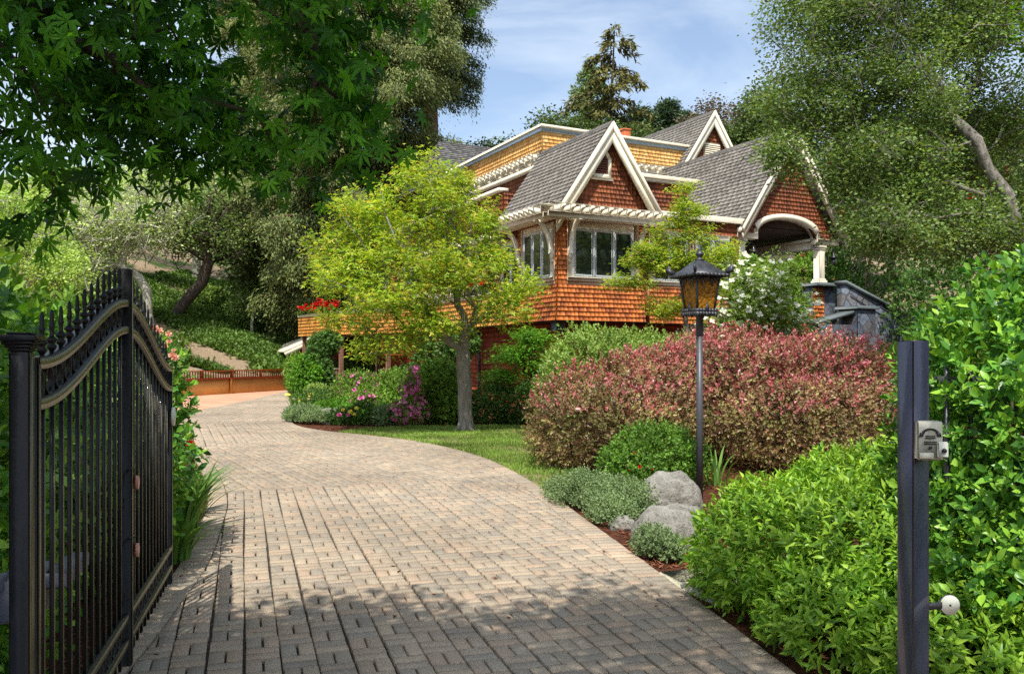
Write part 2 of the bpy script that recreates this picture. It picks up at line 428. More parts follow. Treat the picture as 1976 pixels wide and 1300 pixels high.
M['bronze_sheen'] = mat_simple('painted_bronze_sheen', (.13, .115, .06), .35, .35, .6, noise=.25, nscale=20, bump=.05, bscale=90)  # olive tint paints the reflected light on the black iron's drive-side faces
M['lamp_black'] = mat_simple('weathered_black_iron', (.05, .052, .06), .4, .3, .5, noise=.4, nscale=14, bump=.25, bscale=50)
M['lamp_pole'] = mat_simple('dark_grey_pole_paint', (.06, .062, .07), .42, 0, .5, noise=.2, nscale=8, bump=.1, bscale=60)
M['post_paint'] = mat_simple('blue_black_post_paint', (.045, .042, .085), .3, .15, .6, noise=.35, nscale=5, bump=.06, bscale=50, coat=.3)
M['steel'] = mat_simple('brushed_steel_plate', (.5, .48, .38), .42, .6, .5, noise=.05, nscale=12, bump=.02, bscale=120)
M['pale_plastic'] = mat_simple('pale_plastic', (.66, .68, .58), .45, noise=.04, nscale=8)
M['black_ink'] = mat_simple('black_print', (.015, .015, .015), .5)
M['grey_opener'] = mat_simple('grey_actuator_metal', (.16, .16, .2), .45, .3, noise=.15)
M['reflector_red'] = mat_simple('pinkish_reflector', (.5, .2, .14), .3, noise=.1)
M['bluestone'] = mat_simple('bluestone_slab', (.11, .135, .14), .7, noise=.15, nscale=5, bump=.2)
M['twig'] = mat_bark('brown_twig', (.06, .04, .025), (.14, .1, .07))
M['bark_maple'] = mat_bark('grey_maple_bark', (.13, .115, .1), (.34, .31, .27), (7, 7, 1.8), .7, (.22, .2, .17))
M['bark_oak'] = mat_bark('pale_lichen_oak_bark', (.07, .063, .05), (.4, .38, .33), (9, 9, 4), 1.0, (.2, .185, .155))
M['bark_dark'] = mat_bark('dark_oak_bark', (.03, .024, .018), (.13, .1, .08), (6, 6, 2), .9)
M['bark_redwood'] = mat_bark('brown_redwood_bark', (.06, .03, .025), (.19, .1, .085), (9, 9, .5), 1.0)
M['bark_mossy'] = mat_bark('mossy_grey_bark', (.2, .19, .14), (.5, .48, .39), (4, 4, 2), .8)

def mat_glass():
    m = bpy.data.materials.new('dark_window_glass'); nt = nodes(m)
    out = N(nt, 'ShaderNodeOutputMaterial'); b = N(nt, 'ShaderNodeBsdfPrincipled', i_Roughness=.03, i_IOR=1.52)
    b.inputs['Base Color'].default_value = (.014, .018, .015, 1); b.inputs['Specular IOR Level'].default_value = .9
    tc = N(nt, 'ShaderNodeTexCoord'); nz = N(nt, 'ShaderNodeTexNoise', i_Scale=1.3, i_Detail=1.0); lk(nt, tc.outputs['Object'], nz.inputs['Vector'])
    bp = N(nt, 'ShaderNodeBump', i_Strength=.06, i_Distance=.02); lk(nt, nz.outputs['Fac'], bp.inputs['Height']); lk(nt, bp.outputs['Normal'], b.inputs['Normal'])
    lk(nt, b.outputs[0], out.inputs[0]); return m
M['glass'] = mat_glass()
def mat_amber():
    m = bpy.data.materials.new('hammered_amber_glass'); nt = nodes(m)
    out = N(nt, 'ShaderNodeOutputMaterial'); b = N(nt, 'ShaderNodeBsdfPrincipled', i_Roughness=.12)
    tc = N(nt, 'ShaderNodeTexCoord'); v = N(nt, 'ShaderNodeTexVoronoi', i_Scale=38.0); lk(nt, tc.outputs['Object'], v.inputs['Vector'])
    nz = N(nt, 'ShaderNodeTexNoise', i_Scale=26.0, i_Detail=3.0); lk(nt, tc.outputs['Object'], nz.inputs['Vector'])
    r = ramp(nt, [(.2, .075, .004), (.46, .2, .012), (.66, .36, .03)], [.3, .5, .72]); lk(nt, nz.outputs['Fac'], r.inputs['Fac'])
    lk(nt, r.outputs[0], b.inputs['Base Color'])
    bp = N(nt, 'ShaderNodeBump', i_Strength=.8, i_Distance=.01); lk(nt, v.outputs['Distance'], bp.inputs['Height']); lk(nt, bp.outputs['Normal'], b.inputs['Normal'])
    tr = N(nt, 'ShaderNodeBsdfTranslucent'); lk(nt, r.outputs[0], tr.inputs['Color'])
    mx = N(nt, 'ShaderNodeMixShader', i_Fac=.4); lk(nt, b.outputs[0], mx.inputs[1]); lk(nt, tr.outputs[0], mx.inputs[2])
    lk(nt, mx.outputs[0], out.inputs[0]); return m
M['amber'] = mat_amber()
def mat_stone():
    m = bpy.data.materials.new('blue_grey_rubble_stone'); nt = nodes(m)
    out = N(nt, 'ShaderNodeOutputMaterial'); b = N(nt, 'ShaderNodeBsdfPrincipled', i_Roughness=.75)
    tc = N(nt, 'ShaderNodeTexCoord')
    nz = N(nt, 'ShaderNodeTexNoise', i_Scale=1.6, i_Detail=2.0); lk(nt, tc.outputs['Object'], nz.inputs['Vector'])
    va = N(nt, 'ShaderNodeMix', data_type='VECTOR'); va.inputs[0].default_value = .12; lk(nt, tc.outputs['Object'], va.inputs[4]); lk(nt, nz.outputs['Color'], va.inputs[5])
    v = N(nt, 'ShaderNodeTexVoronoi', i_Scale=3.4); lk(nt, va.outputs[1], v.inputs['Vector'])
    e = N(nt, 'ShaderNodeTexVoronoi', feature='DISTANCE_TO_EDGE', i_Scale=3.4); lk(nt, va.outputs[1], e.inputs['Vector'])
    sp = N(nt, 'ShaderNodeSeparateColor'); lk(nt, v.outputs['Color'], sp.inputs[0])
    r = ramp(nt, [(.035, .045, .065), (.06, .08, .112), (.1, .122, .155), (.07, .066, .068), (.05, .066, .095)]); lk(nt, sp.outputs[0], r.inputs['Fac'])
    n2 = N(nt, 'ShaderNodeTexNoise', i_Scale=9.0, i_Detail=6.0); lk(nt, tc.outputs['Object'], n2.inputs['Vector'])
    mr = N(nt, 'ShaderNodeMapRange', i_From_Min=.3, i_From_Max=.7, i_To_Min=.6, i_To_Max=1.45); lk(nt, n2.outputs['Fac'], mr.inputs['Value'])
    vm = N(nt, 'ShaderNodeVectorMath', operation='SCALE'); lk(nt, r.outputs[0], vm.inputs[0]); lk(nt, mr.outputs[0], vm.inputs['Scale'])
    er = ramp(nt, [(0, 0, 0), (1, 1, 1)], [.012, .045]); lk(nt, e.outputs['Distance'], er.inputs['Fac'])
    mx = N(nt, 'ShaderNodeMix', data_type='RGBA'); lk(nt, er.outputs[0], mx.inputs[0]); mx.inputs[6].default_value = (.06, .06, .065, 1); lk(nt, vm.outputs[0], mx.inputs[7])
    lk(nt, mx.outputs[2], b.inputs['Base Color'])
    bp = N(nt, 'ShaderNodeBump', i_Strength=1.0, i_Distance=.05); lk(nt, er.outputs[0], bp.inputs['Height'])
    bp2 = N(nt, 'ShaderNodeBump', i_Strength=.5, i_Distance=.03); lk(nt, n2.outputs['Fac'], bp2.inputs['Height']); lk(nt, bp.outputs[0], bp2.inputs['Normal'])
    lk(nt, bp2.outputs[0], b.inputs['Normal']); lk(nt, b.outputs[0], out.inputs[0]); return m
M['stone'] = mat_stone()
def mat_boulder():
    m = bpy.data.materials.new('pitted_grey_boulder'); nt = nodes(m)
    out = N(nt, 'ShaderNodeOutputMaterial'); b = N(nt, 'ShaderNodeBsdfPrincipled', i_Roughness=.9); b.inputs['Specular IOR Level'].default_value = .15
    tc = N(nt, 'ShaderNodeTexCoord')
    n1 = N(nt, 'ShaderNodeTexNoise', i_Scale=3.0, i_Detail=10.0, i_Roughness=.7); lk(nt, tc.outputs['Object'], n1.inputs['Vector'])
    n2 = N(nt, 'ShaderNodeTexNoise', i_Scale=45.0, i_Detail=4.0, i_Roughness=.7); lk(nt, tc.outputs['Object'], n2.inputs['Vector'])
    r = ramp(nt, [(.12, .115, .1), (.26, .25, .22), (.36, .35, .31)], [.3, .5, .7]); lk(nt, n1.outputs['Fac'], r.inputs['Fac'])
    r2 = ramp(nt, [(.35, .35, .33), (1, 1, 1), (1.25, 1.25, 1.2)], [.33, .45, .7]); lk(nt, n2.outputs['Fac'], r2.inputs['Fac'])
    mx = N(nt, 'ShaderNodeVectorMath', operation='MULTIPLY'); lk(nt, r.outputs[0], mx.inputs[0]); lk(nt, r2.outputs[0], mx.inputs[1])
    lk(nt, mx.outputs[0], b.inputs['Base Color'])
    bp = N(nt, 'ShaderNodeBump', i_Strength=.8, i_Distance=.02); lk(nt, n2.outputs['Fac'], bp.inputs['Height'])
    bp2 = N(nt, 'ShaderNodeBump', i_Strength=.7, i_Distance=.06); lk(nt, n1.outputs['Fac'], bp2.inputs['Height']); lk(nt, bp.outputs[0], bp2.inputs['Normal'])
    lk(nt, bp2.outputs[0], b.inputs['Normal']); lk(nt, b.outputs[0], out.inputs[0]); return m
M['boulder'] = mat_boulder()
M['paver'] = mat_pieces('exposed_aggregate_paver', [(.275, .233, .183), (.34, .278, .203), (.38, .285, .203), (.295, .258, .203), (.41, .325, .23), (.25, .222, .176)], .85, (3, 3, 3), .2, .26, .42, .2, .35, speck=.42, speck_scale=150)
M['joint'] = mat_simple('dark_joint_soil', (.03, .024, .017), .95, noise=.3, nscale=20)
M['pad'] = mat_simple('peach_concrete', (.5, .27, .165), .85, noise=.2, nscale=.9, bump=.1, bscale=40)
M['slab'] = mat_simple('pale_stone_slab', (.5, .48, .34), .8, noise=.2, nscale=9, bump=.4, bscale=30)
M['chips'] = mat_pieces('red_bark_chips', [(.1, .03, .015), (.2, .065, .03), (.28, .115, .06), (.14, .042, .02)], .85, (20, 20, 20), .3, .2)
M['lawn_soil'] = mat_simple('lawn_thatch', (.17, .15, .06), .95, noise=.35, nscale=2.5)
M['grass'] = mat_leaf('lawn_grass', [(0.098, 0.196, 0.028), (0.154, 0.28, 0.042), (0.238, 0.364, 0.07), (0.364, 0.378, 0.14)], .35, .5, .55, .8)

def mat_ground():
    m = bpy.data.materials.new('bark_mulch_ground'); nt = nodes(m)
    out = N(nt, 'ShaderNodeOutputMaterial'); b = N(nt, 'ShaderNodeBsdfPrincipled', i_Roughness=.95); b.inputs['Specular IOR Level'].default_value = .1
    tc = N(nt, 'ShaderNodeTexCoord')
    n1 = N(nt, 'ShaderNodeTexNoise', i_Scale=.35, i_Detail=6.0, i_Roughness=.65); lk(nt, tc.outputs['Object'], n1.inputs['Vector'])
    n2 = N(nt, 'ShaderNodeTexNoise', i_Scale=18.0, i_Detail=6.0, i_Roughness=.7); lk(nt, tc.outputs['Object'], n2.inputs['Vector'])
    red = ramp(nt, [(.03, .012, .007), (.085, .032, .017), (.16, .065, .035)], [.3, .5, .7]); lk(nt, n2.outputs['Fac'], red.inputs['Fac'])
    tan = ramp(nt, [(.1, .075, .045), (.27, .2, .13), (.42, .33, .23)], [.3, .5, .7]); lk(nt, n2.outputs['Fac'], tan.inputs['Fac'])
    sx = N(nt, 'ShaderNodeSeparateXYZ'); lk(nt, tc.outputs['Object'], sx.inputs[0])
    mr = N(nt, 'ShaderNodeMapRange', i_From_Min=26.0, i_From_Max=34.0); lk(nt, sx.outputs['Y'], mr.inputs['Value'])
    mx = N(nt, 'ShaderNodeMix', data_type='RGBA'); lk(nt, mr.outputs[0], mx.inputs[0]); lk(nt, red.outputs[0], mx.inputs[6]); lk(nt, tan.outputs[0], mx.inputs[7])
    gr = ramp(nt, [(0, 0, 0), (1, 1, 1)], [.5, .58]); lk(nt, n1.outputs['Fac'], gr.inputs['Fac'])
    gm = N(nt, 'ShaderNodeMath', operation='MULTIPLY'); lk(nt, gr.outputs[0], gm.inputs[0]); lk(nt, mr.outputs[0], gm.inputs[1])
    m2 = N(nt, 'ShaderNodeMix', data_type='RGBA'); lk(nt, gm.outputs[0], m2.inputs[0]); lk(nt, mx.outputs[2], m2.inputs[6]); m2.inputs[7].default_value = (.06, .1, .025, 1)
    lk(nt, m2.outputs[2], b.inputs['Base Color'])
    bp = N(nt, 'ShaderNodeBump', i_Strength=.8, i_Distance=.05); lk(nt, n2.outputs['Fac'], bp.inputs['Height']); lk(nt, bp.outputs[0], b.inputs['Normal'])
    lk(nt, b.outputs[0], out.inputs[0]); return m
M['ground'] = mat_ground()

# leaves: (darkest .. lightest) albedo
M['l_maple'] = mat_leaf('spring_maple_leaf', [(0.126, 0.241, 0.025), (0.254, 0.405, 0.039), (0.392, 0.531, 0.063), (0.531, 0.594, 0.089), (0.633, 0.455, 0.102)], .48, .45, .3, .8, pos=[0, .35, .65, .88, 1])
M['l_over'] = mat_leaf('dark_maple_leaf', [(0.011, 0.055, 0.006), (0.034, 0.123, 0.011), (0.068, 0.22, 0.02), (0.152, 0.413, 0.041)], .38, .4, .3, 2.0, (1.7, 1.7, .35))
M['l_hedge'] = mat_leaf('lime_hedge_leaf', [(0.091, 0.22, 0.019), (0.18, 0.361, 0.032), (0.283, 0.489, 0.045), (0.386, 0.579, 0.064)], .33, .35, .25, 3.0, pos=[0, .3, .7, 1], spec=.3)
M['l_privet'] = mat_leaf('glossy_hedge_leaf', [(0.035, 0.124, 0.018), (0.088, 0.246, 0.031), (0.176, 0.386, 0.044), (0.334, 0.58, 0.061)], .3, .33, .3, 2.0, spec=.35)
M['l_red'] = mat_leaf('bronze_red_leaf', [(0.115, 0.057, 0.046), (0.207, 0.115, 0.069), (0.31, 0.218, 0.103), (0.345, 0.31, 0.127), (0.276, 0.287, 0.092), (0.414, 0.138, 0.115)], .22, .35, .5, 1.6, (1.3, .8, .7), .3)
M['l_redtip'] = mat_leaf('crimson_tip_leaf', [(0.42, 0.08, 0.1), (0.5, 0.16, 0.17), (0.5, 0.24, 0.2)], .3, .35, .2, 2.0, (1.4, .6, .6), .5)
M['l_rose'] = mat_leaf('rose_leaf', [(0.052, 0.13, 0.016), (0.117, 0.247, 0.033), (0.208, 0.377, 0.058)], .3, .35, .3, 2.0)
M['l_catmint'] = mat_leaf('grey_green_leaf', [(0.11, 0.18, 0.07), (0.19, 0.28, 0.115), (0.28, 0.37, 0.18)], .25, .6, .25, 4.0)
M['l_pale'] = mat_leaf('pale_green_leaf', [(0.144, 0.252, 0.048), (0.24, 0.372, 0.084), (0.372, 0.492, 0.144)], .35, .45, .25, 1.5)
M['l_dark'] = mat_leaf('dark_shrub_leaf', [(0.031, 0.086, 0.017), (0.069, 0.155, 0.028), (0.129, 0.241, 0.044)], .25, .4, .3, 1.5)
M['l_mid'] = mat_leaf('mid_green_leaf', [(0.066, 0.149, 0.02), (0.149, 0.281, 0.036), (0.248, 0.396, 0.058)], .3, .4, .3, 1.5)
M['l_vine'] = mat_leaf('vine_leaf', [(0.048, 0.156, 0.014), (0.108, 0.288, 0.024), (0.216, 0.432, 0.036)], .35, .4, .35, 1.2)
M['l_iris'] = mat_leaf('iris_blade', [(.07, .17, .03), (.13, .27, .05), (.2, .34, .08)], .35, .4, .15, 3.0)
M['l_oak'] = mat_leaf('live_oak_leaf', [(0.071, 0.136, 0.033), (0.13, 0.224, 0.053), (0.195, 0.295, 0.083), (0.295, 0.389, 0.13)], .4, .45, .4, .7, spec=.25)
M['l_oakpale'] = mat_leaf('pale_oak_leaf', [(0.238, 0.332, 0.119), (0.428, 0.569, 0.202), (0.664, 0.8, 0.309)], .3, .45, .3, .35)
M['l_oakbright'] = mat_leaf('bright_oak_leaf', [(0.218, 0.356, 0.079), (0.376, 0.554, 0.119), (0.574, 0.752, 0.198)], .35, .45, .3, .4)
M['l_redwood'] = mat_leaf('redwood_needle', [(0.075, 0.11, 0.04), (0.14, 0.185, 0.065), (0.22, 0.265, 0.09), (0.31, 0.34, 0.12)], .3, .55, .35, .3, pos=[0, .4, .75, 1])
M['l_redwood2'] = mat_leaf('grey_redwood_needle', [(0.07, 0.11, 0.05), (0.135, 0.185, 0.08), (0.22, 0.27, 0.125)], .3, .55, .3, .3)
M['l_hill'] = mat_leaf('hill_tree_leaf', [(0.048, 0.088, 0.029), (0.096, 0.152, 0.045), (0.16, 0.224, 0.064)], .2, .5, .3, .3)
M['l_hillbrown'] = mat_leaf('brownish_hill_leaf', [(0.098, 0.077, 0.056), (0.154, 0.119, 0.084), (0.196, 0.168, 0.105)], .2, .5, .3, .3)
M['l_pine'] = mat_leaf('dark_pine_needle', [(0.032, 0.067, 0.035), (0.064, 0.112, 0.056), (0.104, 0.16, 0.072)], .15, .5, .3, .3)
M['l_fir'] = mat_leaf('olive_fir_needle', [(0.077, 0.084, 0.028), (0.14, 0.14, 0.042), (0.21, 0.196, 0.063)], .15, .5, .3, .3)
M['l_ivy'] = mat_leaf('ground_ivy', [(0.052, 0.117, 0.019), (0.117, 0.208, 0.039), (0.208, 0.325, 0.078)], .25, .45, .4, .25)
M['l_olive'] = mat_leaf('olive_bronze_leaf', [(.11, .11, .035), (.2, .2, .06), (.3, .28, .09)], .22, .4, .4, 1.6)
M['f_red'] = mat_leaf('red_petal', [(.5, .008, .008), (.7, .02, .02)], .25, .45, .1, 3, (1.2, .5, .5))
M['f_pink'] = mat_leaf('magenta_petal', [(.55, .06, .26), (.75, .16, .42), (.8, .3, .52)], .3, .5, .1, 3, (1.1, .8, 1))
M['f_peach'] = mat_leaf('peach_petal', [(.75, .38, .26), (.82, .5, .38)], .3, .5, .1, 3, (1.1, .9, .8))
M['f_yellow'] = mat_leaf('yellow_petal', [(.75, .6, .05), (.85, .75, .15)], .3, .5, .1, 3, (1.1, 1, .6))
M['f_white'] = mat_leaf('white_bract', [(.68, .7, .55), (.8, .8, .7)], .3, .5, .1, 3, (1, 1, .9))

# ------------------------------------------------------------------ the ground
def sstep(a, b, x):
    t = np.clip((x - a)/(b - a), 0, 1); return t*t*(3 - 2*t)
def terrain(x, y):
    x = np.asarray(x, float); y = np.asarray(y, float)
    # signed distance behind the line of the low shingled wall (13.3 m left at 30 m .. 10.4 m left at 39 m)
    d1 = -(x + 10.55)*.927 + (y - 39.2)*.374
    d1 = np.where(y < 41, d1, np.maximum(d1, (y - 41)*.9))
    h1 = np.where(d1 > 0, .62*sstep(0, .5, d1) + .34*np.clip(d1, 0, 60), 0)*sstep(12, 26, y)
    h2 = .33*np.clip(y - 46, 0, 45)*sstep(-14, 0, x)
    hr = 1.45*sstep(14.5, 20, y - .2*(x - 5))*sstep(2.5, 5.5, x) + .3*np.clip(x - 11.5, 0, 30)*sstep(8, 18, y)
    hb = .22*sstep(10.5, 12.5, y)*sstep(1.2, 3.0, x)
    n = .12*np.sin(x*.7 + 1.3)*np.sin(y*.55) + .07*np.sin(x*1.9)*np.cos(y*1.6)
    h = np.maximum(np.maximum(h1, h2), hr) + hb
    return h + n*sstep(.4, 2.0, h) - .035
def th(x, y): return float(terrain(np.array([x]), np.array([y]))[0])
xs = np.concatenate([np.linspace(-140, -40, 40, endpoint=False), np.linspace(-40, 40, 240, endpoint=False), np.linspace(40, 140, 41)])
ys = np.concatenate([np.linspace(-30, 0, 16, endpoint=False), np.linspace(0, 70, 210, endpoint=False), np.linspace(70, 190, 50)])
gx, gy = np.meshgrid(xs, ys); gz = terrain(gx, gy)
nx, ny = len(xs), len(ys)
idx = np.arange(nx*ny).reshape(ny, nx)
q = np.stack([idx[:-1, :-1], idx[:-1, 1:], idx[1:, 1:], idx[1:, :-1]], -1).reshape(-1, 4)
kind(mesh_np('ground', np.stack([gx, gy, gz], -1).reshape(-1, 3), q.ravel(), np.full(len(q), 4), M['ground'], smooth=True), 'structure')

# ------------------------------------------------------------------ driveway: every paver is real
DR = [(1.9, -5), (1.72, 1), (1.58, 2.5), (1.40, 4.1), (1.2, 5.3), (.98, 6.57), (.72, 8), (.43, 9.58), (.1, 11.1), (-.35, 12.7), (-1.0, 14.2), (-1.8, 15.5),
      (-2.8, 16.6), (-3.9, 17.6), (-4.75, 18.8), (-5.3, 20.2), (-5.75, 21.9), (-6.1, 23.8), (-6.4, 26), (-6.8, 28.5), (-7.4, 32), (-8.2, 36), (-9.2, 39.4)]
DL = [(-2.0, -5), (-2.0, 2), (-2.1, 4), (-2.32, 5.4), (-2.52, 6.4), (-2.85, 7.6), (-3.35, 9.23), (-4.4, 11.8), (-5.65, 14.5), (-6.75, 16.5), (-7.7, 18.8), (-8.5, 20.8),
      (-8.95, 23), (-9.2, 26.5), (-9.5, 30.6), (-9.8, 34), (-10.3, 39)]
def resample(pl, step=.1):
    pl = np.array(pl, float)
    # Catmull-Rom through the surveyed points, then even steps
    P = np.concatenate([[2*pl[0]-pl[1]], pl, [2*pl[-1]-pl[-2]]]); out = []
    for i in range(1, len(P)-2):
        t = np.linspace(0, 1, 24, endpoint=False)[:, None]
        a, b, c, d = P[i-1], P[i], P[i+1], P[i+2]
        out.append(.5*(2*b + (c-a)*t + (2*a-5*b+4*c-d)*t*t + (3*b-a-3*c+d)*t**3))
    o = np.concatenate(out + [[pl[-1]]]); L = np.concatenate([[0], np.cumsum(np.linalg.norm(np.diff(o, axis=0), axis=1))])
    s = np.arange(0, L[-1], step); return np.stack([np.interp(s, L, o[:, 0]), np.interp(s, L, o[:, 1])], 1)
eR, eL = resample(DR), resample(DL)
def tang(e): t = np.gradient(e, axis=0); return t/np.linalg.norm(t, axis=1, keepdims=True)
tR, tL = tang(eR), tang(eL)
nR = np.stack([-tR[:, 1], tR[:, 0]], 1); nL = np.stack([tL[:, 1], -tL[:, 0]], 1)     # both point into the driveway
iR, iL = eR + nR*.21, eL + nL*.21
poly = np.concatenate([eR, eL[::-1]])
mb = MB(); mb.add([(p[0], p[1], -.026) for p in poly], [list(range(len(poly)))])
def paver(mbv, mbf, poly2, z=0.0, ch=.005, tilt=None):
    n = len(poly2); c = (sum(p[0] for p in poly2)/n, sum(p[1] for p in poly2)/n)
    k = len(mbv); tx, ty = tilt if tilt else (0, 0)
    def zz(p): return z + tx*(p[0]-c[0]) + ty*(p[1]-c[1])
    mbv.extend([(p[0], p[1], -.035) for p in poly2])
    mbv.extend([(p[0], p[1], zz(p) - ch) for p in poly2])
    for p in poly2:
        dx, dy = c[0]-p[0], c[1]-p[1]; L = math.hypot(dx, dy) + 1e-6
        mbv.append((p[0] + dx/L*ch*1.5, p[1] + dy/L*ch*1.5, zz(p)))
    for i in range(n):
        j = (i+1) % n
        mbf.append((k+i, k+j, k+n+j, k+n+i)); mbf.append((k+n+i, k+n+j, k+2*n+j, k+2*n+i))
    mbf.append(tuple(range(k+2*n, k+3*n)))
PV = []; PF = []
folds = [((-3.34, 9.7), (-.59, 10.8)), ((-5.4, 14.43), (-4.15, 15.7)), ((-7.3, 19.3), (-5.45, 20.25))]
dirs = [-17.7, -29.5, -22.0, -8.0]
def far_side(p, f): (ax, ay), (bx, by) = f; return (bx-ax)*(p[1]-ay) - (by-ay)*(p[0]-ax) > 0
allI = np.concatenate([iR, iL]); allN = np.concatenate([nR, nL])
for sec in range(4):
    an = R(dirs[sec]); u = np.array([math.cos(an), -math.sin(an)]); v = np.array([math.sin(an), math.cos(an)])
    u = np.array([v[1], -v[0]])
    lo = [(-3, -5), (-4.6, 9.5), (-6.5, 13.5), (-9, 18.5)][sec]; hi = [(2.2, 12.5), (1, 17), (-2, 21.5), (-4, 40)][sec]
    cs = [np.array([x, y]) for x in (lo[0]-1, hi[0]+1) for y in (lo[1]-1, hi[1]+1)]
    ua = [c @ u for c in cs]; va = [c @ v for c in cs]
    cells = np.array([(i, j) for i in range(int(min(ua)/.18)-1, int(max(ua)/.18)+2) for j in range(int(min(va)/.18)-1, int(max(va)/.18)+2)])
    ctr = ((cells + .5)*.18) @ np.stack([u, v])
    D2 = ((ctr[:, None, :] - allI[None, ::2, :])**2).sum(2); nn = D2.argmin(1)*2
    sd = ((ctr - allI[nn])*allN[nn]).sum(1)
    for (i, j), c, s0, k0 in zip(cells, ctr, sd, nn):
        if s0 < -.16: continue
        if sec > 0 and not far_side(c + v*.15, folds[sec-1]): continue
        if sec < 3 and far_side(c - v*.15, folds[sec]): continue
        i0, j0 = i*.18, j*.18; g = .0045; gc = .006
        sh = .004*math.sin(j*.31 + i*1.7)
        if (i + j) % 2: rects = [(i0+gc, i0+.18-gc, j0+g, j0+.09-g), (i0+gc, i0+.18-gc, j0+.09+g, j0+.18-g)]
        else: rects = [(i0+gc, i0+.09-gc, j0+g, j0+.18-g), (i0+.09+gc, i0+.18-gc, j0+g, j0+.18-g)]
        for a0, a1, b0, b1 in rects:
            jx, jy = random.gauss(0, .0012), random.gauss(0, .0012)
            pl = [tuple(u*(a+sh+jx) + v*(b+jy)) for a, b in ((a0, b0), (a1, b0), (a1, b1), (a0, b1))]
            if u[0]*v[1] - u[1]*v[0] < 0: pl = pl[::-1]
            if s0 < .3:
                for k1 in {k0, max(0, min(len(allI)-1, k0-2)), max(0, min(len(allI)-1, k0+2))}:
                    m0 = allI[k1]; t = np.array([allN[k1][1], -allN[k1][0]])
                    pl = clip_half(pl, tuple(m0), tuple(m0 + t)) if pl else pl
            if sec > 0 and pl: pl = clip_half(pl, folds[sec-1][0], folds[sec-1][1])
            if sec < 3 and pl: pl = clip_half(pl, folds[sec][1], folds[sec][0])
            if len(pl) < 3: continue
            A = abs(sum(pl[m][0]*pl[(m+1) % len(pl)][1] - pl[(m+1) % len(pl)][0]*pl[m][1] for m in range(len(pl))))/2
            if A < .0012: continue
            paver(PV, PF, pl, random.gauss(0, .0012), .004, (random.gauss(0, .007), random.gauss(0, .007)))
for e, nrm, st in ((eR, nR, 1), (eL, nL, 1)):
    for i in range(0, len(e)-1):
        a, b = e[i], e[i+1]; na, nb = nrm[i], nrm[i+1]
        t = (b-a); t = t/np.linalg.norm(t)*.0035
        pl = [tuple(a+t+na*.006), tuple(b-t+nb*.006), tuple(b-t+nb*.203), tuple(a+t+na*.203)]
        if e is eL: pl = pl[::-1]
        paver(PV, PF, pl, random.gauss(0, .0012), .004)
# joints and pavers are one driveway
jl = [i for f in mb.f for i in f]
V = np.array(mb.v + PV); off = len(mb.v)
lp = jl + [i + off for f in PF for i in f]; tt = [len(f) for f in mb.f] + [len(f) for f in PF]
kind(mesh_np('driveway', V, lp, tt, None, mats=[M['joint'], M['paver']], midx=[0]*len(mb.f) + [1]*len(PF)), 'structure')

# peach concrete pad at the far left of the drive
pad = [tuple(p) for p in eL[int(len(eL)*.72):]] + [(-10.5, 39.1), (-13.6, 31.4), (-16.5, 24), (-15.0, 20), (-9.0, 19.6)]
mb = MB(); mb.add([(p[0], p[1], -.005) for p in pad], [list(range(len(pad)))])
kind(mb.build('concrete_pad', M['pad']), 'structure')
mb = MB(); mb.bevbox(-.3, .3, -.35, .35, -.05, .01, .012)
slab = mb.build('stepping_slab', M['slab']); slab.location = (1.45, 5.8, 0); slab.rotation_euler = (0, 0, .35)
tag(slab, 'flat pale stepping stone between the driveway edge and the lime hedge', 'stepping stone')

# lawn
LW = [tuple(p) for p in eR if 9.3 < p[1] < 17.3]
LW2 = [(-3.2, 18.2), (-2.2, 18.7), (-1.0, 19.0), (.0, 18.9), (.9, 18.2), (1.3, 16.5), (1.0, 14.5), (.9, 12.5), (1.0, 10.4), (.75, 9.4)]
lawn = LW + LW2
mb = MB(); mb.add([(p[0], p[1], -.012) for p in lawn], [list(range(len(lawn)))])
kind(mb.build('lawn', M['lawn_soil']), 'structure')
def inside(px, py, poly):
    c = np.zeros(len(px), bool); n = len(poly)
    for i in range(n):
        (x1, y1), (x2, y2) = poly[i], poly[(i+1) % n]
        t = ((y1 > py) != (y2 > py)) & (px < (x2-x1)*(py-y1)/(y2-y1+1e-12) + x1); c ^= t
    return c
gp = np.stack([rng.uniform(-4.4, 1.6, 120000), rng.uniform(9, 19.2, 120000)], 1); gp = gp[inside(gp[:, 0], gp[:, 1], lawn)]
worn = np.sin(gp[:, 0]*2.3 + 1)*np.sin(gp[:, 1]*1.9) + .5*np.sin(gp[:, 0]*5.1)*np.sin(gp[:, 1]*4.3)
gp = gp[(worn < .55) | (rng.random(len(gp)) < .3)]
n = len(gp); P = np.concatenate([gp, np.full((n, 1), -.012)], 1)
D = unit(np.stack([rng.normal(0, .4, n), rng.normal(0, .4, n), np.ones(n)], 1))
g = leaf_mesh('lawn_grass', [leaf_arrays(P, D, rdir(n), .05*(.6 + .8*rng.random(n)), T_NEEDLE)], M['grass'], None)
kind(g, 'stuff')
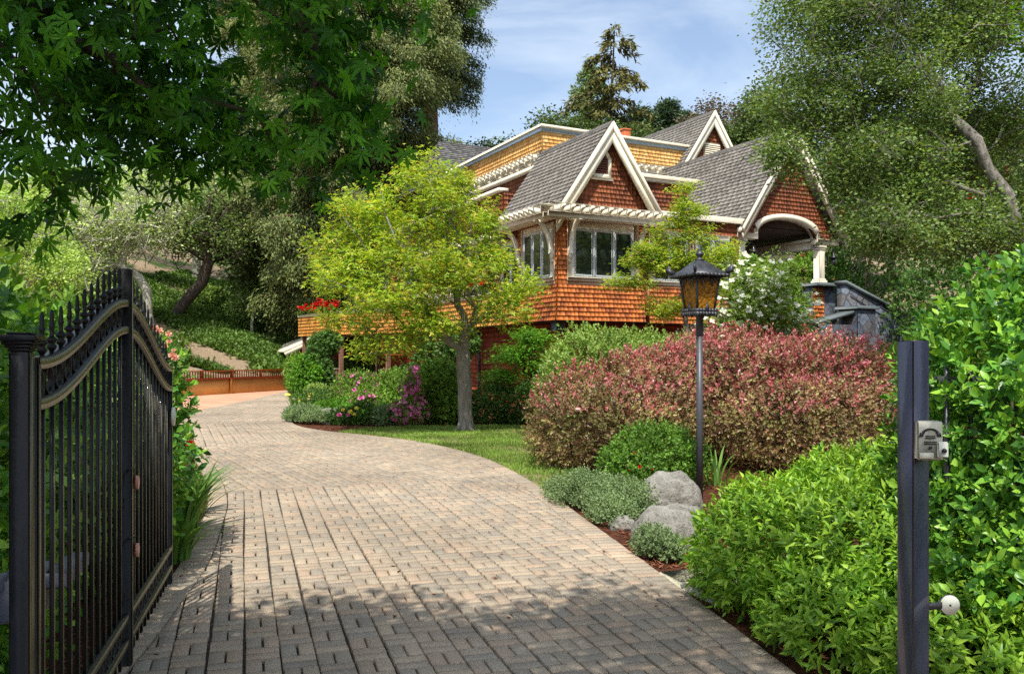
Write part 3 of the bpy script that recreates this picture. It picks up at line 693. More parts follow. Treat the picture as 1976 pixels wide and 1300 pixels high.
# bark chips on the open beds
zones = [((.95, 1.65, 5.9, 8.8), 1500), ((-3.6, -2.2, 5.6, 9.6), 1500), ((-4.2, 1.5, 17.6, 20.2), 3500), ((-3.2, -1.5, 2.6, 5.6), 1200), ((1.6, 4, 4, 12), 3000)]
A = []
drv = [tuple(p) for p in poly[::6]]
for (x0, x1, y0, y1), k in zones:
    p = np.stack([rng.uniform(x0, x1, k), rng.uniform(y0, y1, k)], 1)
    p = p[~inside(p[:, 0], p[:, 1], drv) & ~inside(p[:, 0], p[:, 1], lawn)]; k = len(p)
    z = terrain(p[:, 0], p[:, 1]) + .012
    d = rdir(k)*np.array([1, 1, .25]); A.append(leaf_arrays(np.concatenate([p, z[:, None]], 1), d, unit(np.array([0, 0, 1]) + .4*rdir(k)), .03 + .05*rng.random(k), T_NEEDLE))
kind(leaf_mesh('bark_chip_mulch', A, M['chips'], None), 'stuff')

# a little litter: fallen leaves and crumbs on the pavers
k = 900; p = np.stack([rng.uniform(-5, 1.6, k), rng.uniform(3, 18, k)**1.0], 1); p = p[inside(p[:, 0], p[:, 1], drv)]
dl = np.min(np.linalg.norm(p[:, None, :] - np.concatenate([eR, eL])[None, ::4, :], axis=2), axis=1); p = p[(dl < .35) | (rng.random(len(p)) < .1)]; k = len(p)
d = rdir(k)*np.array([1, 1, .15]); kind(leaf_mesh('fallen_leaves', [leaf_arrays(np.concatenate([p, np.full((k, 1), .006)], 1), d, unit(np.array([0, 0, 1]) + .3*rdir(k)), .02 + .03*rng.random(k), T_KITE)], M['chips'], None), 'stuff')
# ------------------------------------------------------------------ the house (local axes: a along the front, b back along the left side)
HX, HY = 1.28, 23.5
house = thing('shingle_house', 'large orange cedar shingle house with steep grey gabled roofs and cream trim', 'house', (HX, HY, 0), math.atan2(.458, .889))
def front(b0): return lambda s, t, n=0: (s, b0 - n, t)        # plane facing the drive
def left(a0): return lambda s, t, n=0: (a0 - n, s, t)         # plane facing left
def frame(o, sd, td):
    o = np.array(o, float); sd = unit(np.array(sd, float)); td = np.array(td, float); td = unit(td - sd*np.dot(td, sd)); nd = np.cross(sd, td)
    return lambda s, t, n=0: tuple(o + sd*s + td*t + nd*n)
def shingles(mb, fn, poly, expo=.14, wr=(.07, .24), thk=.016, sign=1, hole=None, jit=.003, gap=.0004, backing=True):
    """courses of separate shingles clipped to a convex polygon of the wall (s,t)"""
    ss = [p[0] for p in poly]; ts = [p[1] for p in poly]
    if backing: mb.add([fn(p[0], p[1], 0) for p in poly], [list(range(len(poly)))])
    k = 0; t = min(ts) - expo*.02
    while t < max(ts):
        s = min(ss) - random.random()*wr[1]
        while s < max(ss):
            w = random.uniform(*wr); dj = random.uniform(-jit, jit) if k else 0
            rect = [(s+gap, t+dj), (s+w-gap, t+dj), (s+w-gap, t+expo+.004), (s+gap, t+expo+.004)]
            s += w
            pl = clip_poly(rect, poly)
            if len(pl) < 3: continue
            cx = sum(p[0] for p in pl)/len(pl); cy = sum(p[1] for p in pl)/len(pl)
            if hole and hole(cx, cy): continue
            tj = thk*random.uniform(.9, 1.1)*1.35
            nn = [sign*(tj*(1 - .8*(p[1]-t-dj)/expo)) for p in pl]
            vs = [fn(p[0], p[1], q) for p, q in zip(pl, nn)] + [fn(p[0], p[1], .0005*sign) for p in pl]
            m = len(pl); fs = [list(range(m))] + [[i, (i+1) % m, m+(i+1) % m, m+i] for i in range(m)]
            mb.add(vs, fs)
        t += expo; k += 1
def part(name, fill, mat, parent=house, label=None, smooth=False):
    mb = MB(); fill(mb); o = mb.build(name, mat, parent, smooth)
    if label: o['label'] = label
    return o
def bx(mb, fn, s0, s1, t0, t1, n0, n1, b=.008): mb.bevbox(s0, s1, t0, t1, n0, n1, b, fn)

# red stained base walls under the overhang
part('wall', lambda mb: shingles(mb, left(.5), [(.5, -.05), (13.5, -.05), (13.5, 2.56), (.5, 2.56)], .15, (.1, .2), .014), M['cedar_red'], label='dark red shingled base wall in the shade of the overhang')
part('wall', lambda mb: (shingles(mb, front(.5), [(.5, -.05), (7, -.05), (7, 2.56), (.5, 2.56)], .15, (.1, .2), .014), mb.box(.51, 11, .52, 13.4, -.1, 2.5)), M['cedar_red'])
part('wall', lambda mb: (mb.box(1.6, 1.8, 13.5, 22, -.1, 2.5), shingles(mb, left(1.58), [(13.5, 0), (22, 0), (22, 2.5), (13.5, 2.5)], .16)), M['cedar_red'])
part('beam_end', lambda mb: mb.bevbox(.02, .32, .12, .42, 2.28, 2.55, .01), M['bluestone'])
# flared skirt of the bay
SK = 1.08
fl = frame((-.14, -.14, 2.57), (1, 0, 0), (0, .14, 1.05)); ll = frame((-.14, -.14, 2.57), (0, 1, 0), (.14, 0, 1.05))
part('wall', lambda mb: shingles(mb, fl, [(0, 0), (3.05, 0), (3.05, SK), (.14, SK)], .134, (.1, .2), .02), M['cedar'], label='orange flared shingle skirt under the corner windows')
part('wall', lambda mb: shingles(mb, ll, [(0, 0), (2.45, 0), (2.45, SK), (.14, SK)], .134, (.1, .2), .02, sign=-1), M['cedar'])
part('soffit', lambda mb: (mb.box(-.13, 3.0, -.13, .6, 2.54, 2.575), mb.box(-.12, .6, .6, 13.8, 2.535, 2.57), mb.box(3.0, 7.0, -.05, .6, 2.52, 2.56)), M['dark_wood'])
f2 = frame((3.06, -.06, 2.55), (1, 0, 0), (0, .1, 1.1))
part('wall', lambda mb: shingles(mb, f2, [(0, 0), (3.95, 0), (3.95, 1.1), (0, 1.1)], .134, (.1, .2), .02), M['cedar'])
part('wall', lambda mb: mb.box(3.02, 3.06, -.14, .3, 2.56, 3.62), M['cedar_dark'])
# bay walls between sill and eave
part('wall', lambda mb: (shingles(mb, front(0), [(0, 3.6), (2.9, 3.6), (2.9, 5.6), (0, 5.6)], .134, (.08, .16)), mb.box(.02, 2.9, .03, .1, 2.6, 5.6)), M['cedar'])
part('wall', lambda mb: (shingles(mb, left(0), [(0, 3.6), (2.4, 3.6), (2.4, 5.6), (0, 5.6)], .134, (.08, .16)), mb.box(.03, .1, .1, 2.4, 2.6, 5.6)), M['cedar'])
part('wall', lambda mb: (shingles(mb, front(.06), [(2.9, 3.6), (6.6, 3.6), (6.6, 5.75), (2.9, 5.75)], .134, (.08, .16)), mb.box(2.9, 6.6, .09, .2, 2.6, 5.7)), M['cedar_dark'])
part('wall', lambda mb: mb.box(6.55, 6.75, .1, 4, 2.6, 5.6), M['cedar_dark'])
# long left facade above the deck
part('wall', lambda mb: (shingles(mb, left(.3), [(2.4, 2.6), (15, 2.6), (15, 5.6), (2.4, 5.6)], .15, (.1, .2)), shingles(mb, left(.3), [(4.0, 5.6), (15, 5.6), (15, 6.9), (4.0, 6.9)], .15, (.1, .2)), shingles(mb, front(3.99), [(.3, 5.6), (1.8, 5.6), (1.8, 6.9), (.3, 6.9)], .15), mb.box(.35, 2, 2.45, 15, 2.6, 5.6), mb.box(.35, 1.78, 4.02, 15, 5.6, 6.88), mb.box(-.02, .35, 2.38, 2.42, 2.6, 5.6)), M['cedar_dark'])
part('cornice', lambda mb: (mb.box(.15, .5, 4.02, 15.1, 6.9, 7.02), mb.box(.2, 3.3, 14.95, 15.1, 6.88, 7.0)), M['cream'])
# gable wall of the bay
ap = (1.75, 8.33)
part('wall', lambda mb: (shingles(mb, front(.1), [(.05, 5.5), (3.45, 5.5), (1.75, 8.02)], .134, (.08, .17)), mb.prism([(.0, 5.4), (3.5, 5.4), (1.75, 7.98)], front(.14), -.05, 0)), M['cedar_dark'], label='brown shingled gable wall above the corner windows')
def roof_pair(name_mat, ridge_a, ridge_z, half, pitch, b0, b1, expo=.17, barge=.34, extra=True, lbl=None):
    L = math.hypot(half, half*pitch); ez = ridge_z - half*pitch
    for sgn in (-1, 1):
        fn = frame((ridge_a + sgn*half, b0, ez), (0, 1, 0), (-sgn*half, 0, half*pitch))
        sg = -1 if sgn < 0 else 1
        def fill(mb, fn=fn, sg=sg):
            shingles(mb, fn, [(0, 0), (b1-b0, 0), (b1-b0, L), (0, L)], expo, (.16, .34), .018, sign=sg, jit=.0015, gap=.001)
            mb.prism([(0, 0), (b1-b0, 0), (b1-b0, L), (0, L)], fn, -.09*sg, -.003*sg)
        o = part('roof', fill, name_mat)
        if lbl and sgn < 0: o['label'] = lbl
    cap = MB()
    for i in range(int((b1-b0)/.22)):
        y = b0 + i*.22
        for sgn in (-1, 1):
            cap.add([(ridge_a, y-.01, ridge_z+.035), (ridge_a, y+.24, ridge_z+.022), (ridge_a+sgn*.13, y+.24, ridge_z-.13*pitch+.03), (ridge_a+sgn*.13, y-.01, ridge_z-.13*pitch+.045)], [(0, 1, 2, 3)])
    cap.build('ridge_cap', M['roof_dark'] if name_mat is M['roof'] else name_mat, house)
    # barge boards: outer fascia and a narrower inner board
    for sgn in (-1, 1):
        dx, dz = sgn*half, -half*pitch; l = math.hypot(dx, dz); px, pz = -dz/l*sgn*-1, -half/l
        def q(w0, w1, n0, n1, top=0):
            e = .04
            P = []
            for t, w in ((0, w0), (1, w0), (1, w1), (0, w1)):
                # vertical offset keeps both boards meeting in a plumb joint at the apex
                P.append((ridge_a + dx*t, ridge_z - .01 + dz*t - w*l/half))
            return P, n0, n1
        m2 = MB(); P, n0, n1 = q(0.0, barge*.42, .0, .09); m2.prism(P, front(b0), n0, n1)
        P, n0, n1 = q(barge*.42, barge, -.02, .05); m2.prism(P, front(b0), n0, n1)
        m2.build('barge_board', M['cream'], house)
        m3 = MB()
        fn = frame((ridge_a + sgn*half, b0, ez), (0, 1, 0), (0, 0, 1))
        m3.box(ridge_a + sgn*half - .02, ridge_a + sgn*half + .02, b0 + .02, b1, ez - .17, ez - .02)
        m3.build('fascia', M['cream'], house)
    return ez
roof_pair(M['roof'], 1.75, 8.33, 1.87, 1.45, -.12, 3.95, lbl='grey shingled roof of the corner gable')
part('wall', lambda mb: mb.prism([(.0, 5.7), (3.5, 5.7), (1.75, 8.2)], front(3.9), -.05, 0), M['cedar_dark'])
# gable vent: pointed frame with slats
def vent_frame(mb):
    o = [(1.17, 6.72), (1.83, 6.72), (1.83, 7.28), (1.5, 7.78), (1.17, 7.28)]; i = [(1.27, 6.82), (1.73, 6.82), (1.73, 7.25), (1.5, 7.58), (1.27, 7.25)]
    f = front(.1)
    for k in range(5):
        mb.prism([o[k], o[(k+1) % 5], i[(k+1) % 5], i[k]], f, -.01, .06)
    bx(mb, f, 1.12, 1.88, 6.64, 6.72, -.01, .09)
vf = part('gable_vent', vent_frame, M['cream'])
def slats(mb):
    f = front(.1); mb.prism([(1.27, 6.82), (1.73, 6.82), (1.73, 7.25), (1.5, 7.58), (1.27, 7.25)], f, 0, .012)
    for k in range(10):
        t = 6.84 + k*.07; w = .22 if t < 7.25 else max(.02, .22*(7.58-t)/.33)
        mb.add([f(1.5-w, t, .05), f(1.5+w, t, .05), f(1.5+w, t+.05, .015), f(1.5-w, t+.05, .015)], [(0, 1, 2, 3)])
part('louvre', slats, M['louvre'], vf)

# windows: frame is the part, its glass a sub-part
def window(fn, s0, s1, t0, t1, panes, mat=None, depth=.05, bar=.055, sign=1):
    mb = MB(); b = bar; d0, d1 = .02*sign, depth*sign
    def bb(a, c, e, g, n0=d0, n1=d1): mb.bevbox(a, c, e, g, min(n0, n1), max(n0, n1), .006, fn)
    bb(s0, s1, t0, t0+b); bb(s0, s1, t1-b, t1)
    w = (s1-s0)/panes
    for i in range(panes+1):
        x = s0 + i*w; bb(x - (0 if i == 0 else b*.6), x + (0 if i == panes else b*.6), t0+b, t1-b)
        if 0 < i < panes: bb(x-.008, x+.008, t0+b, t1-b, depth*.9*sign, (depth+.012)*sign)
    for i in range(panes):
        for (a, c, e, g) in ((s0+i*w+b, s0+i*w+b+.025, t0+b, t1-b), (s0+(i+1)*w-b-.025, s0+(i+1)*w-b, t0+b, t1-b), (s0+i*w+b, s0+(i+1)*w-b, t0+b, t0+b+.03), (s0+i*w+b, s0+(i+1)*w-b, t1-b-.03, t1-b)):
            bb(a, c, e, g, .02*sign, (depth*.72)*sign)
    o = mb.build('window', mat or M['white_paint'], house)
    g = MB()
    for i in range(panes): g.add([fn(*p, .028*sign) for p in ((s0+i*w+b*.5, t0+b*.5), (s0+(i+1)*w-b*.5, t0+b*.5), (s0+(i+1)*w-b*.5, t1-b*.5), (s0+i*w+b*.5, t1-b*.5))], [(0, 1, 2, 3)])
    g.build('glass', M['glass'], o)
    return o
def casing(fn, s0, s1, t0, t1, w=.13, d=.035, sill=True):
    def f(mb):
        bx(mb, fn, s0-w, s0, t0, t1+w, 0.012, d); bx(mb, fn, s1, s1+w, t0, t1+w, .012, d); bx(mb, fn, s0, s1, t1, t1+w, .012, d)
        if sill:
            bx(mb, fn, s0-w-.02, s1+w+.02, t0-.11, t0, .012, .075); bx(mb, fn, s0-w, s1+w, t0-.2, t0-.11, .012, d)
    part('window_casing', f, M['cream'])
F0, L0 = front(0), left(0)
window(F0, .5, 2.55, 3.8, 5.2, 3); casing(F0, .5, 2.55, 3.8, 5.2, .2)
window(L0, .3, 2.0, 3.8, 5.2, 3); casing(L0, .3, 2.0, 3.8, 5.2, .16)
F6 = front(.06)
window(F6, 3.3, 4.6, 3.8, 5.2, 2); casing(F6, 3.3, 4.6, 3.8, 5.2)
window(F6, 4.95, 6.25, 3.8, 5.2, 2); casing(F6, 4.95, 6.25, 3.8, 5.2)
L3 = left(.3)
window(L3, 2.8, 4.0, 3.3, 5.1, 2); casing(L3, 2.8, 4.0, 3.3, 5.1)
window(L3, 5.0, 6.8, 2.9, 5.1, 2); casing(L3, 5.0, 6.8, 2.9, 5.1)
window(L3, 8.0, 9.6, 2.9, 5.1, 2); casing(L3, 8.0, 9.6, 2.9, 5.1)
window(L3, 11.5, 13.3, 4.6, 6.0, 2); casing(L3, 11.5, 13.3, 4.6, 6.0)

# pergola of rafter tails and beams round the bay, with curved knee braces
def tail_prof(L, h): return [(0, 0), (L*.62, 0), (L*.8, h*.18), (L*.9, h*.5), (L, h*.55), (L, h), (0, h)]
def pergola(fn, s0, s1, t, L=.72, step=.3, beams=((.3, -.13), (.52, -.13)), h=.16, over=.35, o0=None, o1=None):
    mb = MB(); k = int(round((s1-s0)/step))
    for i in range(k+1):
        s = s0 + (s1-s0)*i/k
        mb.prism(tail_prof(L, h), lambda a, z, n, s=s: fn(s+n, t+z, a), -.035, .035)
    o = mb.build('pergola_rafters', M['cream'], house)
    b = MB(); a0 = o0 if o0 is not None else s0-over; a1 = o1 if o1 is not None else s1+over
    for n, dz in beams: b.bevbox(a0, a1, t+dz, t-.004, n-.045, n+.045, .006, fn)
    b.bevbox(a0+.1, a1-.1, t-.09, t+h+.1, .014, .055, .006, fn); [b.bevbox(a0, a1, t+h+.002, t+h+.045, L*q, L*q+.04, .004, fn) for q in (.3, .82)]
    b.build('pergola_beam', M['cream'], house)
pergola(F0, -.25, 3.15, 5.5, L=.82, h=.19, beams=((.34, -.15), (.62, -.15)), o0=-.68, o1=3.55)
pergola(L0, .22, 3.2, 5.5, L=.82, h=.19, beams=((.34, -.15), (.62, -.15)), o0=-.3, o1=3.4)
pergola(L3, 4.2, 10.5, 5.3, step=.45)
def brace(fn, s, t1, drop=.85, out=.54, w=.055):
    mb = MB(); n = 10; o = []; i = []
    for k in range(n+1):
        q = k/n; an = q*PI/2
        o.append((.06 + (out)*(1-math.cos(an)), t1 - drop + drop*math.sin(an)*.98)); i.append((.06 + .1 + (out-.02)*(1-math.cos(an)), t1 - drop - .1 + (drop+.02)*math.sin(an)))
    o.reverse()
    P = [(p[0], p[1]) for p in i] + [(p[0], p[1]) for p in o]
    mb.strip(i, o[::-1], lambda a, z, nn: fn(s+nn, z, a), -w, w)
    mb.box(s-.045, s+.045, t1-drop-.26, t1-drop+.02, .012, .12, fn=fn)
    mb.prism([(.012, t1-drop-.3), (.05, t1-drop-.38), (.1, t1-drop-.26), (.012, t1-drop-.2)], lambda a, z, nn: fn(s+nn, z, a), -.04, .04)
    mb.build('knee_brace', M['cream'], house)
for s in (.36, 2.72): brace(F0, s, 5.4)
for s in (.2, 2.2): brace(L0, s, 5.4)

# deck / planter running along the left side
path = [(-.14, 2.3), (-.2, 13.6), (-1.57, 16.6), (-2.32, 21.2), (1.2, 21.7)]
def planter(mb):
    for (x0, y0), (x1, y1) in zip(path[:-1], path[1:]):
        Ls = math.hypot(x1-x0, y1-y0); fn = frame((x0, y0, 2.55), (x1-x0, y1-y0, 0), (0, 0, 1))
        shingles(mb, fn, [(0, 0), (Ls, 0), (Ls, .95), (0, .95)], .155, (.1, .2), .02, sign=-1)
def deckcap(mb):
    for (x0, y0), (x1, y1) in zip(path[:-1], path[1:]):
        Ls = math.hypot(x1-x0, y1-y0); fn = frame((x0, y0, 3.48), (x1-x0, y1-y0, 0), (0, 0, 1))
        mb.bevbox(-.03, Ls+.03, 0, .1, -.06, .2, .008, fn)
dp = part('deck_parapet', planter, M['cedar_amber'], label='golden shingled deck parapet over the porch')
part('parapet_cap', deckcap, M['cream'], dp)
part('deck_floor', lambda mb: mb.prism([(p[0]+.03, p[1]) for p in path] + [(1.2, 2.3)], lambda a, b, n: (a, b, n), 2.53, 2.66), M['wood_post'])
for i, (x, y) in enumerate(((-1.4, 16.9), (-1.9, 19.0), (-2.1, 20.9), (-.1, 14.2), (-.1, 15.6), (.4, 12.2))):
    part('porch_post', lambda mb: mb.bevbox(x-.09, x+.09, y-.09, y+.09, -.05, 2.53, .012), M['wood_post'])
for (x0, y0), (x1, y1) in (((-1.4, 16.9), (-1.9, 19.0)), ((-.1, 14.2), (-.1, 15.6)), ((-1.9, 19), (-2.1, 20.9))):
    def porch_rail(mb):
        Ls = math.hypot(x1-x0, y1-y0); fn = frame((x0, y0, 0), (x1-x0, y1-y0, 0), (0, 0, 1))
        mb.box(.1, Ls-.1, .95, 1.03, -.03, .03, fn=fn); mb.box(.1, Ls-.1, .12, .18, -.03, .03, fn=fn)
        for k in range(int(Ls/.14)): mb.box(.12+k*.14, .15+k*.14, .18, .95, -.015, .015, fn=fn)
    part('porch_railing', porch_rail, M['wood_post'])
def deck_rail(mb):
    fn = left(-.1)
    mb.box(6.2, 9.5, 3.98, 4.04, -.04, .04, fn=fn)
    for k in range(24): mb.box(6.25+k*.14, 6.29+k*.14, 3.58, 3.98, -.015, .015, fn=fn)
    mb.box(9.8, 15.2, 3.95, 4.02, -.3, -.2, fn=fn)
    for k in range(9): mb.box(9.9+k*.62, 9.98+k*.62, 3.56, 3.95, -.29, -.21, fn=fn)
part('deck_railing', deck_rail, M['cream'])
part('downpipe', lambda mb: mb.tube([(.38, 9.2, 2.5), (.38, 9.2, 0)], .045, 8), M['lamp_black'])
part('downpipe', lambda mb: mb.tube([(.38, 6.0, 2.5), (.38, 6.0, 0)], .045, 8), M['lamp_black'])

# set-back middle storey and its flat roofs
part('wall', lambda mb: (shingles(mb, front(4.0), [(1.8, 5.9), (8.4, 5.9), (8.4, 7.86), (1.8, 7.86)], .15, (.1, .2)), mb.box(1.85, 8.3, 4.03, 14, 5.6, 7.8)), M['cedar_dark'], label='brown shingled set-back wall between the two front gables')
part('wall', lambda mb: shingles(mb, left(1.8), [(4.0, 6.9), (14, 6.9), (14, 7.8), (4.0, 7.8)], .15), M['cedar_dark'])
part('cornice', lambda mb: (mb.bevbox(1.62, 8.5, 3.8, 4.1, 7.86, 8.0, .01), mb.bevbox(1.7, 8.5, 3.86, 4.0, 7.76, 7.862, .01), mb.box(1.62, 1.9, 4.1, 14, 7.82, 7.95)), M['cream'])
part('flat_roof', lambda mb: (mb.box(2.95, 7.2, .02, 4, 5.72, 5.8), mb.box(1.9, 8.3, 4.1, 14, 7.8, 7.84), mb.box(.4, 1.8, 4.0, 15, 6.86, 6.89)), M['roof_dark'])
part('cornice', lambda mb: mb.bevbox(3.5, 6.8, -.1, .2, 5.72, 5.9, .01), M['cream'])

# top storey with flat roof
part('wall', lambda mb: (shingles(mb, front(6.9), [(3.4, 7.85), (10.6, 7.85), (10.6, 9.1), (3.4, 9.1)], .15, (.1, .2)), mb.box(3.45, 10.6, 6.93, 16, 7.6, 9.95)), M['cedar'], label='orange shingled wall under the top storey brackets')
part('wall', lambda mb: shingles(mb, left(3.4), [(6.9, 7.7), (16, 7.7), (16, 9.1), (6.9, 9.1)], .15), M['cream'])
fy, ly = front(6.86), left(3.36)
part('parapet', lambda mb: (shingles(mb, fy, [(3.36, 9.1), (10.6, 9.1), (10.6, 9.95), (3.36, 9.95)], .14, (.12, .24), .02), shingles(mb, ly, [(6.86, 9.1), (16, 9.1), (16, 9.95), (6.86, 9.95)], .14, (.12, .24), .02)), M['cedar_gold'], label='yellow shingled parapet of the flat-roofed top storey')
part('cornice', lambda mb: (mb.bevbox(3.2, 10.4, 6.7, 7.0, 10.04, 10.14, .01), mb.bevbox(3.2, 3.5, 7.0, 16.2, 10.04, 10.14, .01)), M['cream'])
part('flashing', lambda mb: (mb.bevbox(3.27, 10.4, 6.78, 6.86, 9.9, 10.037, .01), mb.bevbox(3.27, 3.35, 6.86, 16.1, 9.9, 10.037, .01), mb.box(3.4, 10.4, 7.0, 16, 9.95, 10.0)), M['blue_metal'])
pergola(front(6.84), 3.5, 9.6, 8.86, L=.42, step=.34, beams=((.3, -.1),), h=.17, over=.15)
pergola(left(3.34), 7.0, 15.6, 8.86, L=.42, step=.34, beams=((.3, -.1),), h=.17, over=.15)
def one_corbel(fn):
    P = [(0, 8.86), (.36, 8.86), (.34, 8.76), (.27, 8.66), (.16, 8.58), (0, 8.54)]
    part('corbel', lambda mb: mb.prism(P, lambda a, z, nn: fn(nn, z, a), -.04, .04), M['cream'])
for k in range(18): one_corbel(lambda s, t, n, k=k: left(3.34)(7.1 + k*.5 + s, t, n))
for k in range(12): one_corbel(lambda s, t, n, k=k: front(6.84)(3.7 + k*.52 + s, t, n))
def corbel_old(mb):
    for k in range(18):
        s = 7.1 + k*.5; n = 6
        P = [(0, 8.86)] + [(.34*math.sin(q*PI/2/n), 8.86 - .3*(1-math.cos(q*PI/2/n)) - .02*0) for q in range(n+1)][::-1] + [(0, 8.52)]
        P = [(0, 8.86), (.36, 8.86), (.34, 8.76), (.27, 8.66), (.16, 8.58), (0, 8.54)]
        mb.prism(P, lambda a, z, nn, s=s: left(3.34)(s+nn, z, a), -.04, .04)
    for k in range(12):
        s = 3.7 + k*.52
        P = [(0, 8.86), (.36, 8.86), (.34, 8.76), (.27, 8.66), (.16, 8.58), (0, 8.54)]
        mb.prism(P, lambda a, z, nn, s=s: front(6.84)(s+nn, z, a), -.04, .04)

L34 = left(3.4)
for s in (7.2, 8.35, 10.2): window(L34, s, s+.8, 7.98, 8.5, 1); casing(L34, s, s+.8, 7.98, 8.5, .1)
part('downpipe', lambda mb: mb.tube([(3.3, 6.95, 9.2), (3.3, 6.95, 7.9)], .05, 8), M['lamp_black'])
part('chimney', lambda mb: (mb.bevbox(8.35, 8.7, 8.8, 9.15, 9.9, 11.05, .01), mb.bevbox(8.32, 8.73, 8.77, 9.18, 11.05, 11.12, .01)), M['terracotta'])

# tall rear gable
part('wall', lambda mb: (shingles(mb, front(6.55), [(9.3, 8.6), (13, 8.6), (11.15, 11.3)], .15), mb.prism([(9.3, 8), (13, 8), (11.15, 11.25)], front(6.6), -4, 0)), M['cedar_dark'])
roof_pair(M['roof'], 11.15, 11.6, 2.3, 1.48, 6.4, 13, lbl='grey shingled roof of the tall rear gable')
def louv2(mb):
    f = front(6.55); bx(mb, f, 10.72, 11.58, 9.35, 10.3, .0, .03)
    for k in range(11): mb.add([f(10.76, 9.4+k*.08, .07), f(11.54, 9.4+k*.08, .07), f(11.54, 9.46+k*.08, .03), f(10.76, 9.46+k*.08, .03)], [(0, 1, 2, 3)])
part('gable_vent', louv2, M['cream'])
part('wall', lambda mb: mb.box(9.2, 13.1, 6.65, 13, 2, 8.3), M['cedar_dark'])

# arched portico
PA, PZ, PH = 8.92, 9.05, 2.3
def arch_z(s): return 5.46 + .62*math.sqrt(max(0, 1 - ((s-8.78)/1.33)**2)) if abs(s-8.78) < 1.33 else 0
part('wall', lambda mb: shingles(mb, front(.1), [(6.9, 5.48), (10.95, 5.48), (8.92, 8.6)], .134, (.1, .2), hole=lambda s, t: t < arch_z(s) + .02, backing=False), M['cedar_dark'], label='brown shingled portico gable above the cream arch')
def gable_back(mb):
    n = 24
    for i in range(n):
        s0, s1 = 6.9 + 4.05*i/n, 6.9 + 4.05*(i+1)/n
        lo0, lo1 = max(5.48, arch_z(s0)), max(5.48, arch_z(s1)); top = lambda s: 8.6 - abs(s-8.92)*3.12/2.02
        if top(s0) > lo0 and top(s1) > lo1: mb.prism([(s0, lo0), (s1, lo1), (s1, top(s1)), (s0, top(s0))], front(.1), -.1, .0)
part('gable_backing', gable_back, M['cedar_dark'])
roof_pair(M['roof'], PA, PZ, PH, 1.48, -.15, 6.85, barge=.26, lbl='long grey shingled roof of the entrance portico')
def arch_trim(mb):
    n = 20; f = front(.1)
    pts = [(7.45 + 2.66*i/n) for i in range(n+1)]
    def z_in(s): return 5.5 + .56*math.sqrt(max(0, 1 - ((s-8.78)/1.36)**2))
    mb.strip([(s, z_in(s)-.02) for s in pts], [(8.78+(s-8.78)*1.07, z_in(s)+.16) for s in pts], f, -.25, .07)
    bx(mb, f, 6.6, 7.46, 5.32, 5.5, -.25, .08); bx(mb, f, 10.1, 11.1, 5.32, 5.5, -.25, .08)
    bx(mb, f, 7.34, 7.46, 5.501, 5.66, -.25, .075); bx(mb, f, 10.1, 10.22, 5.501, 5.66, -.25, .075)
part('arch_trim', arch_trim, M['cream'])
part('portico_beam', lambda mb: (mb.bevbox(10.2, 10.5, .36, 5.0, 5.2, 5.45, .01), mb.bevbox(10.1, 10.6, .36, 5, 5.451, 5.55, .01)), M['cream'])
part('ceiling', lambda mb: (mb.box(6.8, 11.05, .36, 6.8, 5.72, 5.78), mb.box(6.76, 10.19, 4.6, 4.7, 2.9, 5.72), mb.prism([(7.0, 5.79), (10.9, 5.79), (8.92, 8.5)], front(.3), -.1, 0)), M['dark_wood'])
def column(a, b, z0, z1):
    def f(mb):
        mb.bevbox(a-.13, a+.13, b-.13, b+.13, z0+.16, z1-.1, .01)
        mb.bevbox(a-.19, a+.19, b-.19, b+.19, z0, z0+.1, .01); mb.bevbox(a-.16, a+.16, b-.16, b+.16, z0+.1, z0+.16, .01)
        mb.bevbox(a-.18, a+.18, b-.18, b+.18, z1-.1, z1, .01); mb.bevbox(a-.155, a+.155, b-.155, b+.155, z1-.17, z1-.1, .01)
    part('portico_column', f, M['cream'])
column(6.85, .22, 3.0, 5.32); column(10.38, .22, 4.02, 5.32); column(10.38, 4.6, 3.0, 5.2)
part('portico_floor', lambda mb: mb.box(6.8, 10.6, .0, 6.8, 2.6, 2.98), M['bluestone'])
part('pedestal', lambda mb: (shingles(mb, front(-.1), [(9.75, 2.5), (10.25, 2.5), (10.25, 3.86), (9.75, 3.86)], .134), shingles(mb, front(.0), [(6.6, 2.4), (9.75, 2.4), (9.75, 3.0), (6.6, 3.0)], .134)), M['cedar'])
part('pedestal', lambda mb: (mb.box(9.76, 10.8, -.085, .6, 1.2, 3.88)), M['stone'])
# small wing with a lean-to gable at the far left
def shed(mb):
    shingles(mb, left(-2.5), [(22.0, 0), (25.5, 0), (25.5, 2.0), (22.0, 2.0)], .15)
    mb.box(-2.48, 0, 22, 25.5, -.1, 2.0)
    shingles(mb, front(21.98), [(-2.5, -.1), (.2, -.1), (.2, 3.1), (-2.5, 1.85)], .15)
part('wing_wall', shed, M['cedar_red'], label='small red shingled lean-to wing at the far end')
fs_ = frame((-2.9, 21.75, 1.72), (0, 1, 0), (3.9, 0, 1.85))
part('wing_roof', lambda mb: (mb.prism([(0, 0), (4, 0), (4, 3.4), (0, 3.4)], fs_, -.12, -.03), mb.prism([(-.03, 0), (.05, 0), (.05, 3.4), (-.03, 3.4)], fs_, -.025, .16)), M['cream'])
